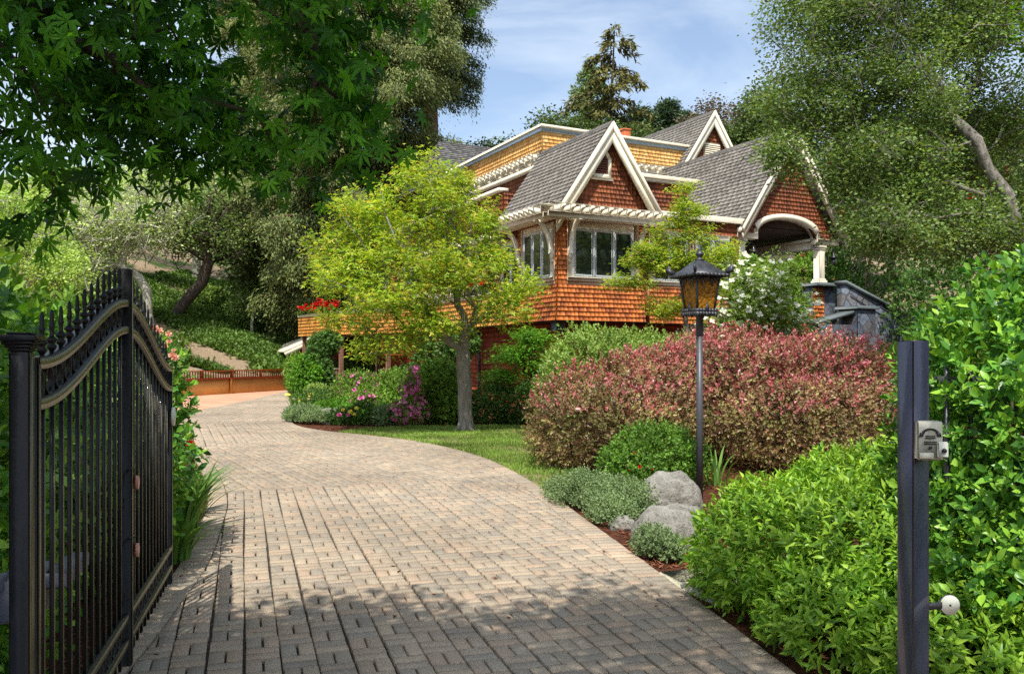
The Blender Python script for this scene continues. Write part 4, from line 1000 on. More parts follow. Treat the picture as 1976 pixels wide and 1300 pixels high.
# far dark hip roof behind
def darkroof(mb):
    fn = frame((2.6, 15.2, 9.6), (1, 0, 0), (0, 3.0, 2.6)); shingles(mb, fn, [(0, 0), (8, 0), (6.5, 3.9), (1.2, 3.9)], .2, (.2, .4), .02)
    fn = frame((2.6, 15.2, 9.6), (0, 1, 0), (1.3, 0, 2.6)); shingles(mb, fn, [(0, 0), (6, 0), (3, 2.9)], .2, (.2, .4), .02, sign=-1)
part('roof', darkroof, M['roof_dark'], label='dark grey hipped roof at the back of the house')

# lanterns hang on the portico columns: things of their own
def HW(a, b, z): c, s = math.cos(house.rotation_euler[2]), math.sin(house.rotation_euler[2]); return (HX + a*c - b*s, HY + a*s + b*c, z)
for a, b, lb in ((7.2, .02, 'black barn style wall lantern on the left portico column'), (10.75, .0, 'black wall lantern on the right portico column above the stone stairs')):
    t = thing('wall_lantern', lb, 'lantern', HW(a, b, 4.75), house.rotation_euler[2], 'portico lanterns')
    mb = MB(); mb.tube([(-.22, .0, .1), (-.22, -.03, .32), (-.14, -.06, .42), (-.04, -.06, .42), (0, -.06, .33)], .014, 6); mb.bevbox(-.26, -.2, -.01, .05, .0, .2, .01)
    mb.build('bracket', M['black_metal'], t)
    mb = MB(); mb.lathe([(.02, .34), (.05, .3), (.06, .24), (.15, .14), (.155, .12), (.01, .13)], 14, (0, -.06, 0)); mb.build('shade', M['black_metal'], t, True)
    mb = MB(); mb.lathe([(.075, .12), (.085, -.02), (.07, -.08), (.02, -.1)], 12, (0, -.06, 0)); mb.build('globe', M['glass'], t, True)

# ------------------------------------------------------------------ stone stair wall beside the portico
st = thing('stone_stair_wall', 'blue grey rubble stone stair wall with slate caps descending from the portico', 'stair wall', HW(10.4, -.9, 0), house.rotation_euler[2])
def sw(mb):
    f = lambda s, t, n=0: (s, -n, t)
    mb.prism([(-.15, .3), (2.55, .3), (2.55, 3.0), (-.15, 3.86)], f, -.25, .1)
    mb.bevbox(2.4, 3.35, -.3, .45, .3, 3.02, .02); mb.bevbox(-.6, .25, -.95, -.2, .3, 3.05, .02)
    mb.prism([(.2, .3), (2.45, .3), (2.45, 2.6), (.2, 3.0)], f, .3, .62)
    mb.box(-2.0, -.6, -.85, -.35, .3, 2.55)
sw_o = MB(); sw(sw_o); sw_o.build('stone_wall', M['stone'], st)
def swc(mb):
    f = lambda s, t, n=0: (s, -n, t)
    mb.prism([(-.2, 3.93), (2.45, 3.03), (2.45, 3.13), (-.2, 4.03)], f, -.32, .17)
    mb.bevbox(2.32, 3.43, -.38, .53, 3.022, 3.13, .01); mb.bevbox(-.68, .33, -1.03, -.12, 3.052, 3.15, .01)
    mb.bevbox(-.7, .45, .55, 1.3, 3.9, 4.0, .01)
    mb.prism([(-2.1, 2.56), (-.62, 2.9), (-.62, 3.0), (-2.1, 2.66)], f, .33, .88)
m_ = MB(); swc(m_); m_.build('cap_stones', M['bluestone'], st)
m_ = MB(); m_.tube([(0, -.2, 3.72), (2.55, -.2, 2.72), (2.7, -.2, 2.68)], .022, 6); m_.tube([(.6, -.1, 3.4), (.6, -.2, 3.47)], .015, 5); m_.tube([(2.3, -.1, 2.75), (2.3, -.2, 2.8)], .015, 5)
m_.build('handrail', M['black_metal'], st)

# ------------------------------------------------------------------ low shingled retaining wall with a slatted rail
A0, A1 = np.array([-13.9, 30.2]), np.array([-10.5, 39.2])
rw = thing('retaining_wall', 'low orange shingled retaining wall with slatted timber rail at the back of the drive', 'wall', (A1[0], A1[1], 0), 0)
dv = unit(A0 - A1); Lw = float(np.linalg.norm(A0 - A1))
fr = frame((0, 0, 0), (dv[0], dv[1], 0), (0, 0, 1))
def rp(mb): shingles(mb, fr, [(0, -.05), (Lw, -.05), (Lw, .62), (0, .62)], .135, (.16, .3), .02, sign=-1); shingles(mb, fr, [(0, -.05), (Lw, -.05), (Lw, .62), (0, .62)], .135, (.16, .3), .02, sign=1, backing=False)
m_ = MB(); rp(m_); m_.box(0, Lw, -.05, .62, -.05, .05, fn=fr); m_.build('wall_panel', M['cedar_gold'], rw)
m_ = MB(); m_.bevbox(-.08, Lw, .62, .68, -.15, .15, .008, fr); m_.build('cap_board', M['cedar_red'], rw)
m_ = MB(); m_.bevbox(-.05, Lw, .94, .985, -.05, .05, .006, fr)
for k in range(int(Lw/.15)): m_.bevbox(k*.15+.05, k*.15+.09, .68, .94, -.02, .02, .004, fr)
for k in range(6): m_.bevbox(k*1.9, k*1.9+.09, .681, 1.0, -.045, .045, .006, fr)
m_.build('rail', M['cedar'], rw)
for s in (-.09, 4.0): m_ = MB(); m_.bevbox(s, s+.12, -.05, .66, -.14, .14, .01, fr); m_.build('post', M['cedar_amber'], rw)
# ------------------------------------------------------------------ wrought iron gate leaf, standing open along the left edge
G0, G1 = np.array([-1.46, 2.55]), np.array([-2.21, 5.40])
gd = unit(G1 - G0); GL = float(np.linalg.norm(G1 - G0))
gate = thing('driveway_gate', 'tall black wrought iron gate leaf with arched top and spear finials standing open', 'gate', (G0[0], G0[1], 0), math.atan2(gd[1], gd[0]))
# local x along the leaf, y to the left of it; the drive lies at -y
def ztop(x):
    q = 1 - abs(2*x/GL - 1); e = 1.53 if x < GL/2 else 1.47; e = 1.53 - .06*x/GL
    b = q*q*(3-2*q); return e + (1.80 - (1.53-.03))*b
GAP = .125
def curved(mb, z0, h, w, n=40, y0=-.022, y1=.022, x0=.0, x1=None):
    x1 = x1 or GL
    xs_ = [x0 + (x1-x0)*i/n for i in range(n+1)]
    vs = []
    for x in xs_:
        z = z0(x); vs += [(x, y0, z-h/2), (x, y0, z+h/2), (x, y1, z+h/2), (x, y1, z-h/2)]
    fs = []
    for i in range(n):
        for k in range(4): fs.append((i*4+k, i*4+(k+1) % 4, i*4+4+(k+1) % 4, i*4+4+k))
    fs += [(0, 1, 2, 3), (n*4, n*4+1, n*4+2, n*4+3)]
    mb.add(vs, fs)
def sheen_strip(mb, z0, h, n=40, y=-.0245):
    vs = []
    for i in range(n+1):
        x = GL*i/n; z = z0(x); vs += [(x, y, z-h/2), (x, y, z+h/2), (x, y+.002, z+h/2), (x, y+.002, z-h/2)]
    mb.add(vs, [(i*4+k, i*4+(k+1) % 4, i*4+4+(k+1) % 4, i*4+4+k) for i in range(n) for k in range(4)])
zl = lambda x: ztop(x) - GAP
for nm, zf, h in (('top_rail', ztop, .036), ('lower_rail', zl, .036), ('bottom_rail', lambda x: .325, .034), ('bottom_rail', lambda x: .205, .034)):
    m_ = MB(); curved(m_, zf, h, .04); r_ = m_.build(nm, M['black_metal'], gate)
    m_ = MB(); sheen_strip(m_, zf, h*.92); m_.build('rail_sheen', M['bronze_sheen'], r_)  # thin strip coloured as the light reflected off the rail
for x, w, zt, nm in ((.0, .03, ztop(0)+.018, 'end_stile'), (GL, .03, ztop(GL)+.018, 'end_stile'), (GL/2, .042, 1.965, 'centre_stile')):
    m_ = MB(); yy = .014 if nm == 'end_stile' else .026; m_.bevbox(x-w/2 - .002, x+w/2+.002, -yy-.0085, yy, .09, zt, .004); r_ = m_.build(nm, M['black_metal'], gate)
    m_ = MB(); m_.box(x-w*.3, x+w*.3, -yy-.0105, -yy-.0083, .1, zt-.02); m_.build('stile_sheen', M['bronze_sheen'], r_)  # reflected light on the stile, put into the strip's colour
NP = 13
pk = []
fin_prof = [(.008, 0), (.011, .004), (.017, .012), (.019, .02), (.017, .028), (.011, .034), (.013, .038), (.021, .046), (.0215, .052), (.02, .058), (.012, .066), (.0085, .072), (.009, .1), (.0125, .112), (.009, .125), (.0085, .15), (.0075, .175), (.004, .188), (.001, .19)]
fin_mesh = None
for half in (0, 1):
    for k in range(1, NP):
        x = half*GL/2 + (GL/2)*k/NP
        if abs(x - GL/2) < .03: continue
        m_ = MB(); zt = ztop(x)
        m_.box(x-.0062, x+.0062, -.0062, .0062, .1, zt + .03)
        p_ = m_.build('picket', M['black_metal'], gate)
        m_ = MB(); m_.box(x-.0046, x+.0046, -.0088, -.0066, .11, zl(x)-.025); m_.build('picket_sheen', M['bronze_sheen'], p_)  # strip painted with the light the black picket reflects
        if fin_mesh is None:
            m_ = MB(); m_.lathe([(r*.8, z*.72) for r, z in fin_prof], 10); f_ = m_.build('finial', M['black_metal'], p_, True); fin_mesh = f_.data
        else: f_ = bpy.data.objects.new('finial', fin_mesh); COL.objects.link(f_); f_.parent = p_
        f_.location = (x, 0, zt + .024)
# oval rings between the rails
def oval(mb, cx, cz, rx, rz, n=20, y=0.0, tw=.0035, dp=.009):
    vs = []
    for i in range(n):
        a = 2*PI*i/n
        for (dr, dy) in ((-tw, -dp), (tw, -dp), (tw, dp), (-tw, dp)):
            vs.append((cx + (rx+dr)*math.cos(a), y+dy, cz + (rz+dr)*math.sin(a)))
    mb.add(vs, [(i*4+k, i*4+(k+1) % 4, ((i+1) % n)*4+(k+1) % 4, ((i+1) % n)*4+k) for i in range(n) for k in range(4)])
for half in (0, 1):
    for k in range(NP):
        x = half*GL/2 + (GL/2)*(k+.5)/NP
        m_ = MB(); oval(m_, x, ztop(x)-GAP/2, .044, GAP/2-.016); m_.build('oval_ring', M['black_metal'], gate)
        m_ = MB(); oval(m_, x, .265, .042, .042); m_.build('oval_ring', M['black_metal'], gate)
# scrolls
def scroll(x, z, up=1, mirror=1, s=1.0):
    m_ = MB(); P = []
    for i in range(30):
        q = i/29; a = q*2.4*PI; r = .034*s*(1-.75*q); P.append((x + mirror*(r*math.cos(a)), 0, z + up*(r*math.sin(a))))
    P = [(x + mirror*.034*s, 0, z - up*.30*s), (x + mirror*.036*s, 0, z - up*.12*s)] + P
    m_.tube(P, .005, 5); return m_.build('scroll', M['black_metal'], gate)
scroll(.055, 1.30, 1, -1); scroll(.09, 1.30, 1, 1); scroll(GL-.06, 1.24, 1, 1)
scroll(GL/2-.045, 1.52, 1, -1); scroll(GL/2-.045, .98, -1, -1); scroll(GL/2-.045, .86, 1, -1); scroll(GL/2-.045, .42, -1, -1); scroll(GL/2+.045, 1.45, 1, 1)
# latch straps with round reflectors, and the white disc at the free end
for z in (.945, .62):
    m_ = MB(); m_.tube([(GL/2-.06, -.03, z+.08), (GL/2+.03, -.034, z+.075), (GL/2+.035, -.036, z)], .006, 5); b_ = m_.build('latch_strap', M['black_metal'], gate)
    m_ = MB(); m_.tube([(GL/2+.06, -.04, z), (GL/2+.06, -.052, z)], .034, 16); m_.build('reflector', M['reflector_red'], b_)
m_ = MB(); m_.tube([(GL-.06, -.03, 1.17), (GL-.06, -.045, 1.17)], .06, 20); m_.tube([(GL-.06, -.045, 1.17), (GL-.06, -.05, 1.17)], .01, 8); m_.build('reflector', M['pale_plastic'], gate)['label'] = 'white round reflector disc near the free end'

def pos_gate(x, y=0, z=0): p = G0 + gd*x + np.array([-gd[1], gd[0]])*y; return (p[0], p[1], z)
gp_ = thing('gate_post', 'square black hinge post with moulded flat cap beside the open gate', 'gate post', pos_gate(-.052, .012, 0), math.atan2(gd[1], gd[0]))
m_ = MB(); m_.bevbox(-.027, .027, -.027, .027, -.03, 1.565, .004); m_.build('shaft', M['black_metal'], gp_)
m_ = MB(); m_.box(-.02, .024, -.0295, -.0265, 0, 1.55); m_.build('shaft_sheen', M['bronze_sheen'], gp_)  # painted reflection down the drive side of the black post
m_ = MB()
for r_, z0, z1 in ((.031, 1.565, 1.575), (.037, 1.575, 1.585), (.044, 1.585, 1.595), (.052, 1.595, 1.615), (.034, 1.615, 1.622)): m_.bevbox(-r_, r_, -r_, r_, z0, z1, .004)
m_.build('cap', M['black_metal'], gp_)

# gate opener arm behind the leaf
op = thing('gate_opener', 'grey mechanical opener arm bolted across the back of the iron gate', 'gate opener', pos_gate(.0, .12, .72), math.atan2(gd[1], gd[0]))
m_ = MB(); m_.bevbox(-.9, .55, .1, .16, .0, .055, .006); m_.build('arm', M['grey_opener'], op)
m_ = MB(); m_.bevbox(.5, .78, .0, .14, -.12, .04, .01); m_.bevbox(.6, .95, -.08, .0, -.03, .03, .006); m_.build('bracket', M['grey_opener'], op)

# ------------------------------------------------------------------ post on the right with the intercom
PP = W(1762, 1300, 3.0); PPx, PPy = PP[0], PP[1]
va = math.atan2(PPy, PPx)
post = thing('metal_post', 'glossy blue-black square steel post between the lime hedge and the tall hedge', 'post', (PPx, PPy, 0), va + PI/4)
m_ = MB(); m_.bevbox(-.038, .038, -.038, .038, -.05, 1.607, .004); m_.build('shaft', M['post_paint'], post)
m_ = MB(); m_.box(-.028, -.02, -.135, -.038, .648, .672); m_.build('disc_arm', M['lamp_black'], post); m_ = MB(); m_.tube([(-.031, -.135, .66), (-.037, -.133, .66)], .035, 24); sd_ = m_.build('stop_disc', M['pale_plastic'], post); m_ = MB(); m_.tube([(-.037, -.133, .66), (-.0385, -.1325, .66)], .004, 8); m_.tube([(-.0305, -.1352, .66), (-.0325, -.1345, .66)], .0375, 24); m_.build('disc_rim', M['lamp_black'], sd_)
# faces of the post: local -x faces the camera's left, local -y faces its right
ic = thing('intercom', 'small brushed steel intercom box with a telephone symbol mounted on the steel post', 'intercom', (PPx, PPy, 1.19), va - PI/2 + .25)
# local -y looks back to the camera
ox, oy = .035, -.075
m_ = MB(); m_.bevbox(ox-.04, ox+.043, oy, oy+.055, 0, .135, .004); m_.build('housing', M['steel'], ic)
m_ = MB()
n = 14
for i in range(n):
    a0, a1 = PI*i/n, PI*(i+1)/n
    def pt(a, r): return (ox + .002 + r*1.15*math.cos(a), .092 + r*.8*math.sin(a))
    m_.prism([pt(a0, .017), pt(a1, .017), pt(a1, .025), pt(a0, .025)], lambda s, t, q: (s, oy - q, t), .0005, .002)
for sx in (-1, 1): m_.prism([(ox+.002+sx*.03-.008, .082), (ox+.002+sx*.03+.006, .082), (ox+.002+sx*.026+.006, .096), (ox+.002+sx*.026-.008, .096)], lambda s, t, q: (s, oy - q, t), .0022, .0028)
for t in (.083, .076): m_.box(ox-.014, ox+.018, oy-.002, oy-.0005, t, t+.003)
for t in (.063, .056): m_.box(ox-.018, ox+.022, oy-.002, oy-.0005, t, t+.003)
m_.tube([(ox+.002, oy-.0005, .044), (ox+.002, oy-.004, .044)], .0055, 10)
m_.build('telephone_symbol', M['black_ink'], ic)
m_ = MB(); m_.bevbox(ox+.022, ox+.056, oy-.016, oy-.001, .012, .066, .003); bt = m_.build('button_plate', M['pale_plastic'], ic)
m_ = MB(); m_.lathe([(.008, 0), (.008, .004), (.004, .007)], 12); b2 = m_.build('button', M['black_ink'], bt, True); b2.location = (ox+.042, oy-.016, .036); b2.rotation_euler = (PI/2, 0, 0)
m_ = MB(); m_.box(ox-.034, ox+.012, oy-.0025, oy-.0005, .006, .026); m_.build('name_plate', M['pale_plastic'], ic)

# fence panel swallowed by the tall hedge
fe = thing('iron_fence', 'black iron picket fence panel half swallowed by the tall hedge', 'fence', (PPx+.62, PPy+1.08, 0), .03)
m_ = MB(); m_.bevbox(0, 2.2, -.015, .015, .42, .455, .004); m_.bevbox(0, 2.2, -.015, .015, 1.42, 1.455, .004); m_.build('rail', M['lamp_black'], fe)
for k in range(18):
    m_ = MB(); m_.box(.05+k*.118, .068+k*.118, -.009, .009, .1 if k != 0 else .455, 1.5); m_.build('picket', M['lamp_black'], fe)

# ------------------------------------------------------------------ lamp post
LP = W(1350, 960, 9.2)
lp = thing('lamp_post', 'dark grey garden lamp post with a square amber glass lantern', 'lamp post', (LP[0], LP[1], 0), R(24))
m_ = MB(); m_.tube([(0, 0, -.1), (0, 0, 1.78)], [.038, .035], 16); m_.build('pole', M['lamp_pole'], lp, True)
m_ = MB(); m_.lathe([(.039, 1.78), (.041, 1.79), (.041, 1.98), (.06, 2.0), (.06, 2.02)], 16); m_.build('collar', M['lamp_black'], lp, True)
Z0, Z1, B0, B1 = 2.045, 2.43, .108, .152
fr_ = MB()
for sx in (-1, 1):
    for sy in (-1, 1): fr_.tube([(sx*B0, sy*B0, Z0), (sx*B1, sy*B1, Z1)], .014, 4)
fr_.bevbox(-B0-.025, B0+.025, -B0-.025, B0+.025, Z0-.025, Z0, .004)
for sg in (-1, 1):
    fr_.bevbox(-B1-.01, B1+.01, sg*B1-.012, sg*B1+.012, Z1-.02, Z1, .003); fr_.bevbox(sg*B1-.012, sg*B1+.012, -B1, B1, Z1-.02, Z1, .003)
fr_.build('lantern_frame', M['lamp_black'], lp)
for k in range(4):
    c, s_ = math.cos(k*PI/2), math.sin(k*PI/2)
    m_ = MB()
    def rp_(x, y, z): return (x*c - y*s_, x*s_ + y*c, z)
    m_.add([rp_(-B0*.97, -B0+.004, Z0), rp_(B0*.97, -B0+.004, Z0), rp_(B1*.97, -B1+.004, Z1), rp_(-B1*.97, -B1+.004, Z1)], [(0, 1, 2, 3)])
    m_.build('amber_pane', M['amber'], lp)
# four-sided flared roof with a scalloped rim
m_ = MB(); prof = [(.226, 2.425), (.23, 2.445), (.155, 2.495), (.085, 2.565), (.045, 2.6)]
vs = []
for r_, z in prof: vs += [(-r_, -r_, z), (r_, -r_, z), (r_, r_, z), (-r_, r_, z)]
m_.add(vs, [(i*4+k, i*4+(k+1) % 4, i*4+4+(k+1) % 4, i*4+4+k) for i in range(4) for k in range(4)] + [(16, 17, 18, 19)])
for k in range(4):
    c, s_ = math.cos(k*PI/2), math.sin(k*PI/2)
    for i in range(9):
        x0 = -.3 + i*.6667/10*1.0; cx = -.2 + i*.05
        P = [(cx-.025, 2.445), (cx+.025, 2.445), (cx+.023, 2.425), (cx+.012, 2.412), (cx-.012, 2.412), (cx-.023, 2.425)]
        m_.prism(P, lambda a, z, q: (a*c + (.228+q)*s_, a*s_ - (.228+q)*c, z), 0, .006)
    for sx in (-1,):
        m_.prism([(-.02, 2.44), (.03, 2.47), (.035, 2.51), (.012, 2.555), (-.005, 2.51), (-.035, 2.49)], lambda a, z, q: ((.226+a)*c*1 - (.226+a)*s_ + q*(c+s_), (.226+a)*s_ + (.226+a)*c + q*(s_-c), z), -.008, .008)
m_.build('lantern_roof', M['lamp_black'], lp)
m_ = MB(); m_.lathe([(.05, 2.6), (.055, 2.612), (.03, 2.622), (.024, 2.64), (.045, 2.66), (.048, 2.675), (.036, 2.695), (.016, 2.705), (.02, 2.715), (.013, 2.73), (.008, 2.76), (.001, 2.775)], 14); m_.build('finial', M['lamp_black'], lp, True)
# leaf crest round the bottom rim and the hanging drapes at the top
m_ = MB()
for k in range(4):
    c, s_ = math.cos(k*PI/2), math.sin(k*PI/2)
    for i in range(7):
        cx = -.117 + i*.039; hgt = .1 if i == 3 else .035
        for P in ([(cx-.0195, Z0-.01), (cx+.0195, Z0-.01), (cx+.021, Z0+hgt*.45), (cx, Z0+hgt), (cx-.021, Z0+hgt*.45)], [(cx-.0195, Z0-.01), (cx+.0195, Z0-.01), (cx+.016, Z0-.045), (cx, Z0-.07 if i % 3 == 0 else Z0-.05), (cx-.016, Z0-.045)]):
            m_.prism(P, lambda a, z, q: (a*c + (.136+q)*s_, a*s_ - (.136+q)*c, z), 0, .006)
    for i in range(7):
        cx = -.13 + i*.0433; d_ = .05 + .035*((i*5) % 3)
        m_.prism([(cx-.0225, Z1-.01), (cx+.0225, Z1-.01), (cx+.012, Z1-d_), (cx-.01, Z1-d_*.8)], lambda a, z, q: (a*c + (.155+q)*s_, a*s_ - (.155+q)*c, z), 0, .005)
m_.build('leaf_crest', M['lamp_black'], lp)

# ------------------------------------------------------------------ boulders
def boulder(name, label, c, r, seed, rz=0, rough=.16, sub=5, mat=None, group=None):
    import bmesh
    bm = bmesh.new(); bmesh.ops.create_icosphere(bm, subdivisions=sub, radius=1)
    for v in bm.verts:
        p = v.co.copy(); o = Vector((seed*3.1, seed*1.7, seed*.9))
        q = Vector((math.copysign(abs(p.x)**.9, p.x), math.copysign(abs(p.y)**.9, p.y), math.copysign(abs(p.z)**.92, p.z)))
        d = 1 + rough*1.8*mnoise.noise(p*1.1 + o) + rough*.9*mnoise.noise(p*2.6 + o) + rough*.3*mnoise.noise(p*7 + o) + rough*.12*mnoise.noise(p*18 + o)
        v.co = Vector((q.x*r[0], q.y*r[1], q.z*r[2]))*d
    for f in bm.faces: f.smooth = True
    me = bpy.data.meshes.new(name); bm.to_mesh(me); bm.free(); me.materials.append(mat or M['boulder'])
    o = bpy.data.objects.new(name, me); COL.objects.link(o); o.location = c; o.rotation_euler = (0, 0, rz)
    return tag(o, label, 'boulder', group)
boulder('boulder', 'rounded grey boulder with a peaked top directly beside the lamp post foot', (1.62, 8.6, .0), (.34, .28, .38), 21, .4, .11)
boulder('boulder', 'broad pitted grey boulder in front of its peaked neighbour by the driveway', (1.36, 7.1, -.02), (.36, .29, .33), 27, .3, .11)
boulder('rock', 'small brownish grey rock tucked at the left foot of the two boulders', (1.02, 7.75, -.02), (.13, .15, .11), 5, .2, .2, 4)
boulder('rock', 'blue grey rock at the rim of the flower bed beside the grey-green cushion', tuple(W(645, 815, 20.0)[:2]) + (.1,), (.36, .3, .24), 12, .3, .22, 4)
boulder('rock', 'dark flat rock at the bend of the driveway under the daylilies', (-6.05, 23.4, .03), (.28, .3, .16), 15, .5, .2, 4)
boulder('rock', 'tan rounded rock beside the dark flat rock at the bend of the driveway', (-5.6, 22.2, .03), (.35, .3, .16), 18, .9, .2, 4, M['slab'])
# ------------------------------------------------------------------ flowers helper
def flower_part(name, P, Nr, size, mat, parent, origin, tmpl=T_FLOWER, svar=.3):
    n = len(P)
    return leaf_mesh(name, [leaf_arrays(P, unit(np.cross(Nr + .01, rdir(n))), unit(Nr + .35*rdir(n)), size*(1 + svar*(rng.random(n)*2-1)), tmpl)], mat, parent, origin)
def blades(name, label, cat, c, n, L, spread, mat, wid=1.0, group=None, lean=(0, 0)):
    """strap leaves: arching ribbons from one crown"""
    t = thing(name, label, cat, c, 0, group); mb = MB()
    for i in range(n):
        a = random.uniform(0, 2*PI); r0 = spread*.35*math.sqrt(random.random()); l = L*random.uniform(.6, 1.1); bend = random.uniform(.15, .75)
        b = np.array([math.cos(a)*r0, math.sin(a)*r0*1.0, -.02]); d = np.array([math.cos(a) + lean[0], math.sin(a) + lean[1], 0]); sd = np.array([-d[1], d[0], 0])/(np.linalg.norm(d[:2]) + 1e-6)
        w = .016*wid*random.uniform(.7, 1.2); vs = []; m = 7
        for k in range(m+1):
            q = k/m; p = b + d*(l*bend*q**1.8) + np.array([0, 0, l*(q - .55*bend*q**2.6)]); ww = w*(1 - q**2.5)*(.6 + .8*q if q < .5 else 1) + .001
            vs += [p - sd*ww, p + np.array([0, 0, -.15*ww]), p + sd*ww]
        mb.add(vs, [f for k in range(m) for f in ((3*k, 3*k+1, 3*k+4, 3*k+3), (3*k+1, 3*k+2, 3*k+5, 3*k+4))])
    mb.build('blades', mat, t, True); return t

# ---- right foreground
shrub('lime_hedge', 'low rounded lime green hedge in front of the steel post with pointed leaves', 'hedge',
      [(1.78, 5.3, .3, .6, .6, .42), (2.2, 4.75, .34, .66, .72, .5), (2.65, 5.6, .42, .85, .65, .5), (2.25, 4.1, .22, .42, .5, .4), (2.9, 4.9, .45, .6, .7, .5), (1.72, 4.45, .12, .34, .5, .3), (2.0, 3.85, .1, .3, .4, .3)], 6200, .066, M['l_hedge'], T_LANCE, 8, .1, .7, .55,
      .22, .1, 4, .02, .12, stem_mat=M['twig'], stems=14, droop=.1, seed=4, smooth=False)
shrub('tall_hedge', 'tall glossy dark green hedge filling the right edge behind the iron fence', 'hedge',
      [(2.85, 4.4, 1.0, .78, .72, 1.06), (3.5, 4.2, 1.1, .9, .8, 1.06), (2.55, 4.0, .55, .55, .5, .75), (3.2, 3.95, .6, .8, .5, .8), (2.5, 4.2, 1.3, .38, .45, .55)], 5200, .064, M['l_privet'], T_OVAL, 8, .13, .55, .6,
      .35, .14, 3, .03, .15, stem_mat=M['twig'], stems=16, seed=9, smooth=False)
t, P, Nr = shrub('bronze_shrub', 'large spreading bronze and red leaved shrub behind the lamp post', 'shrub',
      [(1.15, 12.0, .58, .92, .95, .74), (2.1, 12.2, .75, 1.0, 1.1, .88), (3.2, 12.3, .92, 1.3, 1.2, .98), (4.4, 12.2, .92, 1.02, 1.1, .92), (3.9, 11.4, .6, 1.2, .8, .68), (1.7, 11.4, .5, .8, .7, .55)], 12500, .045, M['l_red'], T_KITE, 8, .12, .15, .55,
      .36, .22, 3.4, .04, .12, stem_mat=M['bark_dark'], stems=16, stem_r=.02, seed=21, base=(2.9, 12.0, .0))
k = (Nr[:, 2] > .15) & (P[:, 2] > .7) & (rng.random(len(P)) < .14 + .5*(P[:, 2]-.75))
k2 = ((P[:, 2] < .85) | (P[:, 0] < 1.5)) & (rng.random(len(P)) < .42)
leaf_mesh('old_leaves', shoots(P[k2] + Nr[k2]*.02, Nr[k2], 7, .13, .046, T_KITE, .15, .6, .9), M['l_olive'], t, (2.9, 12.0, .0))
k3 = rng.choice(len(P), 90, False)
leaf_mesh('stray_shoots', shoots(P[k3] + Nr[k3]*.03, Nr[k3] + np.array([0, 0, .5]), 12, .34, .042, T_KITE, .3, .5, .8), M['l_red'], t, (2.9, 12.0, .0))
leaf_mesh('new_growth', shoots(P[k] + np.array([0, 0, .05]), Nr[k], 7, .12, .05, T_KITE, .5, .5, .9), M['l_redtip'], t, (2.9, 12.0, .0))
t, P, Nr = shrub('rose_bush', 'bright green rose bush with a few tiny red buds below the bronze shrub', 'shrub', [(1.62, 9.9, .33, .48, .4, .42), (1.95, 10.1, .3, .35, .4, .38), (1.35, 9.6, .25, .35, .35, .3)], 2400, .04, M['l_rose'], T_KITE, 7, .1, .4, .7, .4, .14, 5, .02, .15, stem_mat=M['twig'], stems=8, seed=5)
sel = rng.choice(len(P), 16, False); flower_part('buds', P[sel] + Nr[sel]*.05, Nr[sel], .018, M['f_red'], t, tuple(t.location), T_ROSE)
shrub('grey_perennial', 'low grey-green catmint mound spilling onto the driveway edge beside the boulders', 'plant', [(.8, 8.95, .04, .36, .42, .22), (1.08, 8.45, .04, .34, .42, .24), (.95, 7.95, .02, .2, .26, .15), (.6, 9.3, .02, .22, .24, .14)], 2900, .026, M['l_catmint'], T_KITE, 9, .12, .9, .5, .5, .15, 5, .0, .15, stem_mat=M['twig'], stems=0, seed=6)
shrub('grey_perennial', 'small grey-green cushion at the foot of the broad boulder', 'plant', [(1.1, 6.58, .07, .14, .13, .14), (1.21, 6.5, .05, .12, .11, .1)], 620, .022, M['l_catmint'], T_KITE, 9, .07, .9, .5, .5, .15, 8, .0, .15, stem_mat=M['twig'], stems=0, seed=7)
for i, (x, y, L_, nb) in enumerate(((.75, 8.75, .4, 7), (1.2, 8.3, .42, 6))):
    blades('iris_clump', ['few grey-green iris blades standing in the middle of the catmint', 'few grey-green iris blades in the catmint next to the boulders'][i], 'iris', (x, y, 0), nb, L_, .3, M['l_iris'], 1.3, 'iris clumps')
blades('strappy_plant', 'lush green strap leaved clump between the bronze shrub and the steel post', 'plant', (4.0, 9.2, .02), 60, .75, .9, M['l_iris'], 1.6)
blades('strappy_plant', 'thin green strap leaved tuft just behind the lamp pole', 'plant', (2.5, 10.3, .0), 22, .55, .5, M['l_iris'], 1.2)
shrub('lime_shrub', 'small yellow-green shrub peeping out between the bronze shrub and the post top', 'shrub', [(6.6, 14.6, 1.2, .4, .4, .5)], 500, .06, M['l_pale'], T_KITE, 7, .12, stem_mat=M['twig'], stems=3, zmin=.3)

